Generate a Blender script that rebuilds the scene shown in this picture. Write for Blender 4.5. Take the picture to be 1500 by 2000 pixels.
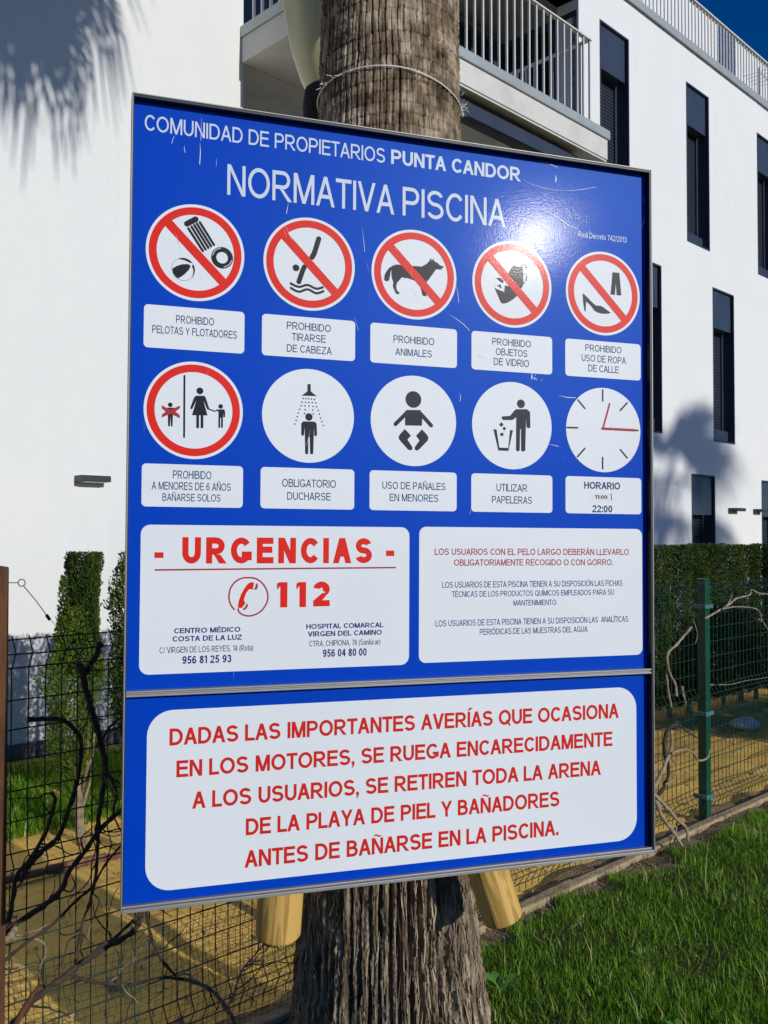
import bpy, math, random
import numpy as np
from mathutils import Matrix, Vector
from mathutils.geometry import tessellate_polygon

scene = bpy.context.scene
for o in list(bpy.data.objects):
    bpy.data.objects.remove(o)
C = scene.collection
random.seed(7)
R = math.radians

# ------------------------------------------------------------------ camera, sky, sun, exposure
cam_data = bpy.data.cameras.new('camera')
cam = bpy.data.objects.new('camera', cam_data)
C.objects.link(cam)
cam_data.sensor_fit = 'HORIZONTAL'
cam_data.sensor_width = 36.0
cam_data.lens = 36.0 * 1800 / 1500
cam_data.clip_start = 0.05
cam_data.clip_end = 800
cam.location = (0, 0, 1.6)
cam.rotation_euler = (R(90) + math.atan(40 / 1800), 0, 0)
scene.camera = cam

SUN = Vector((0.6743, -0.6666, 0.3179)).normalized()
world = bpy.data.worlds.new('World')
scene.world = world
world.use_nodes = True
wt = world.node_tree
wt.nodes.clear()
sky = wt.nodes.new('ShaderNodeTexSky')
sky.sky_type = 'NISHITA'
sky.sun_disc = False
sky.sun_elevation = math.asin(SUN.z)
sky.sun_rotation = math.atan2(SUN.x, SUN.y)
sky.altitude = 600
sky.air_density = 0.7
sky.dust_density = 0.15
sky.ozone_density = 4.0
bg = wt.nodes.new('ShaderNodeBackground')
bg.inputs['Strength'].default_value = 0.085
wo = wt.nodes.new('ShaderNodeOutputWorld')
hs = wt.nodes.new('ShaderNodeHueSaturation')
hs.inputs['Saturation'].default_value = 1.45
hs.inputs['Hue'].default_value = 0.512
wt.links.new(sky.outputs[0], hs.inputs['Color'])
wt.links.new(hs.outputs[0], bg.inputs[0])
wt.links.new(bg.outputs[0], wo.inputs[0])

sun_data = bpy.data.lights.new('sun', 'SUN')
sun_data.energy = 3.05
sun_data.angle = R(0.53)
sun_data.color = (1.0, 0.968, 0.905)
sun = bpy.data.objects.new('sun', sun_data)
C.objects.link(sun)
sun.rotation_euler = SUN.to_track_quat('Z', 'Y').to_euler()

vs = scene.view_settings
vs.view_transform = 'Standard'
vs.look = 'None'
vs.exposure = 0.0
vs.gamma = 1.0
vs.use_curve_mapping = False
try:
    scene.cycles.max_bounces = 6
    scene.cycles.transparent_max_bounces = 8
except Exception:
    pass

# ------------------------------------------------------------------ materials
def mat(name, color, rough=0.6, metal=0.0, spec=0.5, bump=None, vary=None, coat=0.0, coat_rough=0.1, stretch=None, extra=None):
    m = bpy.data.materials.new(name)
    m.use_nodes = True
    nt = m.node_tree
    b = nt.nodes['Principled BSDF']
    b.inputs['Base Color'].default_value = (*color, 1)
    b.inputs['Roughness'].default_value = rough
    b.inputs['Metallic'].default_value = metal
    b.inputs['Specular IOR Level'].default_value = spec
    b.inputs['Coat Weight'].default_value = coat
    b.inputs['Coat Roughness'].default_value = coat_rough
    tc = nt.nodes.new('ShaderNodeTexCoord')
    src = tc.outputs['Object']
    if stretch:
        mp = nt.nodes.new('ShaderNodeMapping')
        mp.inputs['Scale'].default_value = stretch
        nt.links.new(src, mp.inputs['Vector'])
        src = mp.outputs['Vector']
    if vary:   # (scale, color2, low, high)
        n = nt.nodes.new('ShaderNodeTexNoise')
        n.inputs['Scale'].default_value = vary[0]
        n.inputs['Detail'].default_value = 6
        n.inputs['Roughness'].default_value = 0.65
        nt.links.new(src, n.inputs['Vector'])
        r = nt.nodes.new('ShaderNodeMapRange')
        r.inputs['From Min'].default_value = vary[2]
        r.inputs['From Max'].default_value = vary[3]
        nt.links.new(n.outputs['Fac'], r.inputs['Value'])
        mx = nt.nodes.new('ShaderNodeMix')
        mx.data_type = 'RGBA'
        mx.inputs['A'].default_value = (*color, 1)
        mx.inputs['B'].default_value = (*vary[1], 1)
        nt.links.new(r.outputs['Result'], mx.inputs['Factor'])
        nt.links.new(mx.outputs['Result'], b.inputs['Base Color'])
    if bump:   # (scale, strength, distance)
        n2 = nt.nodes.new('ShaderNodeTexNoise')
        n2.inputs['Scale'].default_value = bump[0]
        n2.inputs['Detail'].default_value = 5
        nt.links.new(src, n2.inputs['Vector'])
        bp = nt.nodes.new('ShaderNodeBump')
        bp.inputs['Strength'].default_value = bump[1]
        bp.inputs['Distance'].default_value = bump[2]
        nt.links.new(n2.outputs['Fac'], bp.inputs['Height'])
        nt.links.new(bp.outputs['Normal'], b.inputs['Normal'])
    if extra:
        extra(nt, b, src)
    return m

def blend_layer(nt, b, src, scale, lo, hi, color, stretch=None, detail=6, amount=1.0):
    """mix one more noise-shaped colour over whatever drives Base Color"""
    link = b.inputs['Base Color'].links
    v = src
    if stretch:
        mp = nt.nodes.new('ShaderNodeMapping')
        mp.inputs['Scale'].default_value = stretch
        nt.links.new(src, mp.inputs['Vector'])
        v = mp.outputs['Vector']
    n = nt.nodes.new('ShaderNodeTexNoise')
    n.inputs['Scale'].default_value = scale
    n.inputs['Detail'].default_value = detail
    n.inputs['Roughness'].default_value = 0.7
    nt.links.new(v, n.inputs['Vector'])
    r = nt.nodes.new('ShaderNodeMapRange')
    r.inputs['From Min'].default_value = lo
    r.inputs['From Max'].default_value = hi
    r.inputs['To Max'].default_value = amount
    nt.links.new(n.outputs['Fac'], r.inputs['Value'])
    mx = nt.nodes.new('ShaderNodeMix')
    mx.data_type = 'RGBA'
    if link:
        nt.links.new(link[0].from_socket, mx.inputs['A'])
    else:
        mx.inputs['A'].default_value = b.inputs['Base Color'].default_value
    mx.inputs['B'].default_value = (*color, 1)
    nt.links.new(r.outputs['Result'], mx.inputs['Factor'])
    nt.links.new(mx.outputs['Result'], b.inputs['Base Color'])

M = {}
M['stucco'] = mat('white_stucco', (0.79, 0.80, 0.785), 0.92, spec=0.2, bump=(28, 0.28, 0.012), vary=(0.8, (0.76, 0.775, 0.77), 0.4, 0.7),
                  extra=lambda nt, b, s: blend_layer(nt, b, s, 1.6, 0.55, 0.8, (0.68, 0.69, 0.68), (3, 3, 0.25), amount=0.5))
M['slab'] = mat('painted_concrete', (0.66, 0.65, 0.62), 0.85, spec=0.2, bump=(30, 0.3, 0.01), vary=(2.5, (0.50, 0.50, 0.48), 0.45, 0.75),
                extra=lambda nt, b, s: blend_layer(nt, b, s, 9, 0.62, 0.72, (0.30, 0.28, 0.25), (1, 1, 3), amount=0.6))
M['flashing'] = mat('grey_flashing', (0.42, 0.46, 0.46), 0.5, 0.3, bump=(12, 0.1, 0.01), vary=(4, (0.36, 0.40, 0.40), 0.4, 0.7))
M['rail'] = mat('pale_steel', (0.70, 0.70, 0.67), 0.45, 0.0, vary=(6, (0.60, 0.60, 0.58), 0.4, 0.7))
M['navy'] = mat('anthracite_metal', (0.034, 0.048, 0.075), 0.38, 0.0, vary=(3, (0.045, 0.062, 0.092), 0.35, 0.7), bump=(6, 0.05, 0.01))
M['navy_dark'] = mat('anthracite_shutter', (0.022, 0.030, 0.046), 0.5, vary=(5, (0.028, 0.037, 0.055), 0.4, 0.7))
M['glass'] = mat('dark_glass', (0.008, 0.010, 0.014), 0.06, spec=0.8)
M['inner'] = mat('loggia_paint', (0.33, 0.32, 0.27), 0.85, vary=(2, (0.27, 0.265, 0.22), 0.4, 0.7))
M['plinth'] = mat('grey_plinth', (0.10, 0.11, 0.12), 0.8, vary=(5, (0.16, 0.16, 0.16), 0.4, 0.7), bump=(20, 0.3, 0.01))
M['fixture'] = mat('dark_fixture', (0.03, 0.034, 0.04), 0.4)

M['sand'] = mat('ochre_sand', (0.95, 0.61, 0.15), 0.95, spec=0.05, vary=(2.6, (0.78, 0.49, 0.14), 0.42, 0.68), bump=(70, 0.6, 0.012),
                extra=lambda nt, b, s: (blend_layer(nt, b, s, 18, 0.55, 0.75, (0.36, 0.24, 0.12), amount=0.6),
                                        blend_layer(nt, b, s, 120, 0.6, 0.75, (0.85, 0.66, 0.36), amount=0.5)))
M['soil'] = mat('dark_soil', (0.06, 0.05, 0.025), 0.95, spec=0.1, vary=(14, (0.04, 0.075, 0.012), 0.4, 0.65), bump=(60, 0.8, 0.02))
M['dirt'] = mat('dry_dirt', (0.38, 0.275, 0.16), 0.95, spec=0.15, vary=(9, (0.15, 0.115, 0.06), 0.4, 0.65), bump=(80, 0.8, 0.015),
                extra=lambda nt, b, s: blend_layer(nt, b, s, 40, 0.58, 0.72, (0.38, 0.30, 0.19), amount=0.7))
M['kerb'] = mat('pale_kerb', (0.48, 0.37, 0.22), 0.9, vary=(8, (0.30, 0.22, 0.12), 0.4, 0.7), bump=(50, 0.7, 0.012))
M['terracotta'] = mat('terracotta', (0.20, 0.10, 0.06), 0.85, vary=(10, (0.17, 0.08, 0.05), 0.4, 0.7), bump=(40, 0.5, 0.01))

M['wire'] = mat('green_wire', (0.006, 0.050, 0.036), 0.45, vary=(15, (0.007, 0.034, 0.024), 0.4, 0.7))
M['post'] = mat('green_post', (0.005, 0.080, 0.046), 0.38, vary=(7, (0.004, 0.045, 0.028), 0.4, 0.7))
M['clip'] = mat('teal_clip', (0.05, 0.16, 0.17), 0.4, vary=(20, (0.10, 0.20, 0.20), 0.4, 0.7))
M['alu'] = mat('aluminium', (0.30, 0.30, 0.295), 0.5, 0.5, bump=(25, 0.08, 0.002), stretch=(1, 8, 1),
               vary=(14, (0.33, 0.33, 0.33), 0.4, 0.75),
               extra=lambda nt, b, s: blend_layer(nt, b, s, 9, 0.66, 0.74, (0.23, 0.17, 0.11), amount=0.7))
M['shade_strip'] = mat('black_shade_strip', (0.006, 0.006, 0.007), 0.5)  # black that stands in for shade on the frame's inner faces
M['steel'] = mat('galvanised', (0.45, 0.45, 0.44), 0.35, 0.8)

def print_mat(name, color, wear=0.0, spec=0.13):
    """glossy printed vinyl: fine orange-peel sparkle and faint vertical scratches"""
    def ex(nt, b, s):
        n = nt.nodes.new('ShaderNodeTexNoise')
        n.inputs['Scale'].default_value = 260
        n.inputs['Detail'].default_value = 3
        nt.links.new(s, n.inputs['Vector'])
        n3 = nt.nodes.new('ShaderNodeTexNoise')
        n3.inputs['Scale'].default_value = 5
        nt.links.new(s, n3.inputs['Vector'])
        ad = nt.nodes.new('ShaderNodeMath')
        ad.operation = 'MULTIPLY_ADD'
        ad.inputs[1].default_value = 0.9
        nt.links.new(n3.outputs['Fac'], ad.inputs[0])
        nt.links.new(n.outputs['Fac'], ad.inputs[2])
        bp = nt.nodes.new('ShaderNodeBump')
        bp.inputs['Strength'].default_value = 0.42
        bp.inputs['Distance'].default_value = 0.00024
        nt.links.new(ad.outputs[0], bp.inputs['Height'])
        nt.links.new(bp.outputs['Normal'], b.inputs['Normal'])
        nt.links.new(bp.outputs['Normal'], b.inputs['Coat Normal'])
        # thin vertical scuffs, only in patches of the upper part
        mp = nt.nodes.new('ShaderNodeMapping')
        mp.inputs['Scale'].default_value = (330, 1, 9)
        mp.inputs['Rotation'].default_value = (0, R(4), 0)
        nt.links.new(s, mp.inputs['Vector'])
        n4 = nt.nodes.new('ShaderNodeTexNoise')
        n4.inputs['Scale'].default_value = 1
        n4.inputs['Detail'].default_value = 2
        nt.links.new(mp.outputs[0], n4.inputs['Vector'])
        n5 = nt.nodes.new('ShaderNodeTexNoise')
        n5.inputs['Scale'].default_value = 4.5
        nt.links.new(s, n5.inputs['Vector'])
        r4 = nt.nodes.new('ShaderNodeMapRange')
        r4.inputs['From Min'].default_value = 0.73
        r4.inputs['From Max'].default_value = 0.82
        nt.links.new(n4.outputs['Fac'], r4.inputs['Value'])
        r5 = nt.nodes.new('ShaderNodeMapRange')
        r5.inputs['From Min'].default_value = 0.52
        r5.inputs['From Max'].default_value = 0.68
        nt.links.new(n5.outputs['Fac'], r5.inputs['Value'])
        mu = nt.nodes.new('ShaderNodeMath')
        mu.operation = 'MULTIPLY'
        nt.links.new(r4.outputs[0], mu.inputs[0])
        nt.links.new(r5.outputs[0], mu.inputs[1])
        mu2 = nt.nodes.new('ShaderNodeMath')
        mu2.operation = 'MULTIPLY'
        mu2.inputs[1].default_value = 0.6
        nt.links.new(mu.outputs[0], mu2.inputs[0])
        # very broad unevenness of the ink
        n6 = nt.nodes.new('ShaderNodeTexNoise')
        n6.inputs['Scale'].default_value = 1.4
        nt.links.new(s, n6.inputs['Vector'])
        hm = nt.nodes.new('ShaderNodeMix')
        hm.data_type = 'RGBA'
        hm.inputs['A'].default_value = (*color, 1)
        hm.inputs['B'].default_value = (*[c * 0.86 for c in color], 1)
        nt.links.new(n6.outputs['Fac'], hm.inputs['Factor'])
        mx = nt.nodes.new('ShaderNodeMix')
        mx.data_type = 'RGBA'
        nt.links.new(hm.outputs['Result'], mx.inputs['A'])
        mx.inputs['B'].default_value = (0.62, 0.68, 0.85, 1)
        nt.links.new(mu2.outputs[0], mx.inputs['Factor'])
        nt.links.new(mx.outputs['Result'], b.inputs['Base Color'])
    def ex2(nt, b, s):
        ex(nt, b, s)
        if color[2] > 3 * color[0]:
            b.inputs['Specular Tint'].default_value = (0.35, 0.75, 1.0, 1)
    return mat(name, color, 0.41, spec=spec, coat=0.026, coat_rough=0.095, extra=ex2)

M['p_blue'] = print_mat('blue_print', (0.0, 0.052, 0.52))
M['p_white'] = print_mat('white_print', (0.82, 0.86, 0.89))
M['p_W'] = print_mat('white_letter_print', (0.66, 0.74, 0.84))
M['p_R'] = print_mat('red_print', (0.80, 0.018, 0.008))
M['p_K'] = print_mat('black_print', (0.010, 0.013, 0.022))
M['p_B'] = print_mat('slate_blue_print', (0.030, 0.060, 0.16))
M['p_N'] = print_mat('navy_print', (0.012, 0.035, 0.20))
M['p_D'] = print_mat('faded_red_print', (0.42, 0.045, 0.055))
M['p_M'] = print_mat('dull_red_tape', (0.42, 0.035, 0.040))
M['p_C'] = print_mat('warm_red_print', (0.68, 0.024, 0.014))
M['p_P'] = M['p_white']
M['p_S'] = mat('scratched_film', (0.75, 0.80, 0.88), 0.6)

def wood_extra(ring_col):
    def ex(nt, b, s):
        mp = nt.nodes.new('ShaderNodeMapping')
        mp.inputs['Scale'].default_value = (1, 1, 0.07)
        mp.inputs['Location'].default_value = (-0.035, 0.045, 0.02)
        nt.links.new(s, mp.inputs['Vector'])
        w = nt.nodes.new('ShaderNodeTexNoise')
        w.inputs['Scale'].default_value = 38
        w.inputs['Detail'].default_value = 2
        w.inputs['Distortion'].default_value = 1.6
        nt.links.new(mp.outputs[0], w.inputs['Vector'])
        r = nt.nodes.new('ShaderNodeMapRange')
        r.inputs['From Min'].default_value = 0.50
        r.inputs['From Max'].default_value = 0.58
        r.inputs['To Max'].default_value = 0.75
        nt.links.new(w.outputs['Fac'], r.inputs['Value'])
        mx = nt.nodes.new('ShaderNodeMix')
        mx.data_type = 'RGBA'
        mx.inputs['A'].default_value = b.inputs['Base Color'].default_value
        mx.inputs['B'].default_value = (*ring_col, 1)
        nt.links.new(r.outputs[0], mx.inputs['Factor'])
        nt.links.new(mx.outputs['Result'], b.inputs['Base Color'])
    return ex
M['pine'] = mat('debarked_pine', (0.68, 0.43, 0.12), 0.6, bump=(90, 0.2, 0.003), extra=wood_extra((0.34, 0.20, 0.04)))
M['pine_end'] = mat('sawn_pine_end', (0.28, 0.17, 0.06), 0.9, vary=(40, (0.15, 0.09, 0.03), 0.4, 0.7))
M['old_post'] = mat('weathered_post', (0.13, 0.050, 0.014), 0.8, stretch=(6, 6, 0.8), vary=(9, (0.07, 0.026, 0.010), 0.4, 0.65), bump=(20, 0.6, 0.01))
M['vine_dark'] = mat('vine_bark', (0.040, 0.027, 0.019), 0.9, vary=(30, (0.080, 0.056, 0.040), 0.45, 0.7), bump=(60, 0.8, 0.01))
M['vine_pale'] = mat('vine_pale_bark', (0.36, 0.29, 0.20), 0.85, vary=(25, (0.20, 0.14, 0.09), 0.4, 0.65), bump=(60, 0.7, 0.006))
M['twine'] = mat('white_twine', (0.85, 0.85, 0.80), 0.9)
M['lamp_shade'] = mat('cream_plastic', (0.50, 0.50, 0.26), 0.35, vary=(3, (0.56, 0.56, 0.34), 0.4, 0.7))
M['black_metal'] = mat('black_metal', (0.006, 0.006, 0.007), 0.75, spec=0.15)
M['stone'] = mat('white_stone', (0.80, 0.80, 0.80), 0.9, vary=(12, (0.55, 0.55, 0.57), 0.4, 0.7), bump=(25, 0.6, 0.02))
M['frond'] = mat('palm_leaf', (0.06, 0.11, 0.03), 0.5, vary=(4, (0.10, 0.13, 0.035), 0.4, 0.7))

def leaf_mat(name, c1, c2, c3, rough=0.55, trans=0.35):
    m = bpy.data.materials.new(name)
    m.use_nodes = True
    nt = m.node_tree
    b = nt.nodes['Principled BSDF']
    at = nt.nodes.new('ShaderNodeAttribute')
    at.attribute_name = 'tone'
    cr = nt.nodes.new('ShaderNodeValToRGB')
    e = cr.color_ramp.elements
    e[0].position = 0.0
    e[0].color = (*c1, 1)
    e[1].position = 1.0
    e[1].color = (*c3, 1)
    k = cr.color_ramp.elements.new(0.6)
    k.color = (*c2, 1)
    nt.links.new(at.outputs['Fac'], cr.inputs[0])
    nt.links.new(cr.outputs[0], b.inputs['Base Color'])
    b.inputs['Roughness'].default_value = rough
    b.inputs['Specular IOR Level'].default_value = 0.25
    if trans:
        tr = nt.nodes.new('ShaderNodeBsdfTranslucent')
        nt.links.new(cr.outputs[0], tr.inputs[0])
        ms = nt.nodes.new('ShaderNodeMixShader')
        ms.inputs[0].default_value = trans
        out = nt.nodes['Material Output']
        nt.links.new(b.outputs[0], ms.inputs[1])
        nt.links.new(tr.outputs[0], ms.inputs[2])
        nt.links.new(ms.outputs[0], out.inputs['Surface'])
    return m
M['grass'] = leaf_mat('grass_blades', (0.075, 0.195, 0.008), (0.20, 0.42, 0.018), (0.60, 0.56, 0.25))
M['dry'] = leaf_mat('dry_litter', (0.10, 0.065, 0.03), (0.20, 0.13, 0.07), (0.42, 0.33, 0.20), trans=0)
M['cypress'] = leaf_mat('cypress_scale_leaves', (0.022, 0.052, 0.010), (0.052, 0.100, 0.015), (0.16, 0.19, 0.035), trans=0.15)
M['cypress_bright'] = leaf_mat('cypress_fresh_leaves', (0.050, 0.105, 0.012), (0.12, 0.20, 0.025), (0.27, 0.30, 0.06), trans=0.2)
M['weed'] = mat('weed_leaf', (0.09, 0.22, 0.03), 0.5)

def bark_mat(name, dark, mid, light, stretch, scale):
    m = bpy.data.materials.new(name)
    m.use_nodes = True
    nt = m.node_tree
    b = nt.nodes['Principled BSDF']
    b.inputs['Roughness'].default_value = 0.9
    b.inputs['Specular IOR Level'].default_value = 0.15
    tc = nt.nodes.new('ShaderNodeTexCoord')
    mp = nt.nodes.new('ShaderNodeMapping')
    mp.inputs['Scale'].default_value = stretch
    nt.links.new(tc.outputs['Object'], mp.inputs['Vector'])
    n = nt.nodes.new('ShaderNodeTexNoise')
    n.inputs['Scale'].default_value = scale
    n.inputs['Detail'].default_value = 8
    n.inputs['Roughness'].default_value = 0.7
    nt.links.new(mp.outputs[0], n.inputs['Vector'])
    at = nt.nodes.new('ShaderNodeAttribute')
    at.attribute_name = 'tone'
    ad = nt.nodes.new('ShaderNodeMath')
    ad.operation = 'MULTIPLY_ADD'
    ad.inputs[1].default_value = 0.45
    nt.links.new(at.outputs['Fac'], ad.inputs[0])
    sb = nt.nodes.new('ShaderNodeMath')
    sb.operation = 'SUBTRACT'
    sb.inputs[1].default_value = 0.22
    nt.links.new(n.outputs['Fac'], sb.inputs[0])
    nt.links.new(sb.outputs[0], ad.inputs[2])
    cr = nt.nodes.new('ShaderNodeValToRGB')
    e = cr.color_ramp.elements
    e[0].position = 0.28
    e[0].color = (*dark, 1)
    e[1].position = 0.78
    e[1].color = (*light, 1)
    k = cr.color_ramp.elements.new(0.5)
    k.color = (*mid, 1)
    nt.links.new(ad.outputs[0], cr.inputs[0])
    nt.links.new(cr.outputs[0], b.inputs['Base Color'])
    n2 = nt.nodes.new('ShaderNodeTexNoise')
    n2.inputs['Scale'].default_value = scale * 2.5
    n2.inputs['Detail'].default_value = 6
    nt.links.new(mp.outputs[0], n2.inputs['Vector'])
    bp = nt.nodes.new('ShaderNodeBump')
    bp.inputs['Strength'].default_value = 0.7
    bp.inputs['Distance'].default_value = 0.004
    nt.links.new(n2.outputs['Fac'], bp.inputs['Height'])
    nt.links.new(bp.outputs['Normal'], b.inputs['Normal'])
    return m
M['bark'] = bark_mat('palm_bark', (0.045, 0.031, 0.020), (0.215, 0.158, 0.102), (0.56, 0.47, 0.34), (1, 1, 0.22), 45)

# ------------------------------------------------------------------ helpers
def link(o, parent=None):
    C.objects.link(o)
    if parent is not None:
        o.parent = parent
    return o

def empty(name, label, cat, loc=(0, 0, 0), rotz=0.0, group=None):
    o = bpy.data.objects.new(name, None)
    C.objects.link(o)
    o.location = loc
    o.rotation_euler = (0, 0, rotz)
    o.empty_display_size = 0.1
    o['label'] = label
    o['category'] = cat
    if group:
        o['group'] = group
    return o

def tag(o, label, cat, group=None):
    o['label'] = label
    o['category'] = cat
    if group:
        o['group'] = group
    return o

class MB:
    """collects polygons, then links them as one mesh object"""
    def __init__(self):
        self.v = []
        self.f = []
    def poly(self, pts):
        n = len(self.v)
        self.v += [tuple(p) for p in pts]
        self.f.append(tuple(range(n, n + len(pts))))
    def box(self, x0, x1, y0, y1, z0, z1):
        n = len(self.v)
        self.v += [(x0, y0, z0), (x1, y0, z0), (x1, y1, z0), (x0, y1, z0), (x0, y0, z1), (x1, y0, z1), (x1, y1, z1), (x0, y1, z1)]
        for q in ((0, 3, 2, 1), (4, 5, 6, 7), (0, 1, 5, 4), (1, 2, 6, 5), (2, 3, 7, 6), (3, 0, 4, 7)):
            self.f.append(tuple(n + i for i in q))
        return self
    def tube(self, pts, rad, seg=8, cap=True):
        pts = [Vector(p) for p in pts]
        rads = rad if isinstance(rad, (list, tuple)) else [rad] * len(pts)
        up = Vector((0, 0, 1))
        rings = []
        for i, p in enumerate(pts):
            a = pts[max(i - 1, 0)]
            b = pts[min(i + 1, len(pts) - 1)]
            t = (b - a).normalized()
            if i == 0:
                nrm = t.cross(up)
                if nrm.length < 1e-3:
                    nrm = t.cross(Vector((1, 0, 0)))
                nrm.normalize()
            else:
                nrm = (nrm - t * nrm.dot(t)).normalized()
            bi = t.cross(nrm)
            n = len(self.v)
            for k in range(seg):
                an = 2 * math.pi * k / seg
                self.v.append(tuple(p + (nrm * math.cos(an) + bi * math.sin(an)) * rads[i]))
            rings.append(n)
        for a, b in zip(rings, rings[1:]):
            for k in range(seg):
                k2 = (k + 1) % seg
                self.f.append((a + k, a + k2, b + k2, b + k))
        if cap:
            self.f.append(tuple(rings[0] + k for k in reversed(range(seg))))
            self.f.append(tuple(rings[-1] + k for k in range(seg)))
        return self
    def lathe(self, prof, seg=32, cx=0, cy=0):
        n = len(self.v)
        for r, z in prof:
            for k in range(seg):
                an = 2 * math.pi * k / seg
                self.v.append((cx + r * math.cos(an), cy + r * math.sin(an), z))
        for i in range(len(prof) - 1):
            for k in range(seg):
                k2 = (k + 1) % seg
                self.f.append((n + i * seg + k, n + i * seg + k2, n + (i + 1) * seg + k2, n + (i + 1) * seg + k))
        return self
    def mesh(self, name, material, smooth=False):
        me = bpy.data.meshes.new(name)
        me.from_pydata(self.v, [], self.f)
        me.materials.append(material)
        if smooth:
            me.polygons.foreach_set('use_smooth', [True] * len(me.polygons))
        me.update()
        return me
    def build(self, name, material, parent=None, smooth=False, bevel=0.0):
        o = link(bpy.data.objects.new(name, self.mesh(name, material, smooth)), parent)
        if bevel:
            md = o.modifiers.new('bevel', 'BEVEL')
            md.width = bevel
            md.segments = 2
            md.limit_method = 'ANGLE'
        return o

def np_mesh(name, V, F, material, tone=None, smooth=False):
    """V (n,3) float array, F (m,k) int array"""
    me = bpy.data.meshes.new(name)
    V = np.asarray(V, np.float32)
    F = np.asarray(F, np.int32)
    k = F.shape[1]
    me.vertices.add(len(V))
    me.vertices.foreach_set('co', V.ravel())
    me.loops.add(F.size)
    me.loops.foreach_set('vertex_index', F.ravel())
    me.polygons.add(len(F))
    me.polygons.foreach_set('loop_start', np.arange(0, F.size, k, dtype=np.int32))
    me.polygons.foreach_set('loop_total', np.full(len(F), k, np.int32))
    me.update(calc_edges=True)
    if smooth:
        me.polygons.foreach_set('use_smooth', [True] * len(F))
    if tone is not None:
        a = me.attributes.new('tone', 'FLOAT', 'POINT')
        a.data.foreach_set('value', np.asarray(tone, np.float32))
    me.materials.append(material)
    me.validate()
    return me

def smooth_path(pts, n=4):
    """Catmull-Rom through the points"""
    P = [Vector(p) for p in pts]
    if len(P) < 3:
        return P
    out = []
    for i in range(len(P) - 1):
        p0 = P[max(i - 1, 0)]
        p1, p2 = P[i], P[i + 1]
        p3 = P[min(i + 2, len(P) - 1)]
        for k in range(n):
            t = k / n
            out.append(0.5 * ((2 * p1) + (p2 - p0) * t + (2 * p0 - 5 * p1 + 4 * p2 - p3) * t * t + (3 * p1 - p0 - 3 * p2 + p3) * t ** 3))
    out.append(P[-1])
    return out

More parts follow.
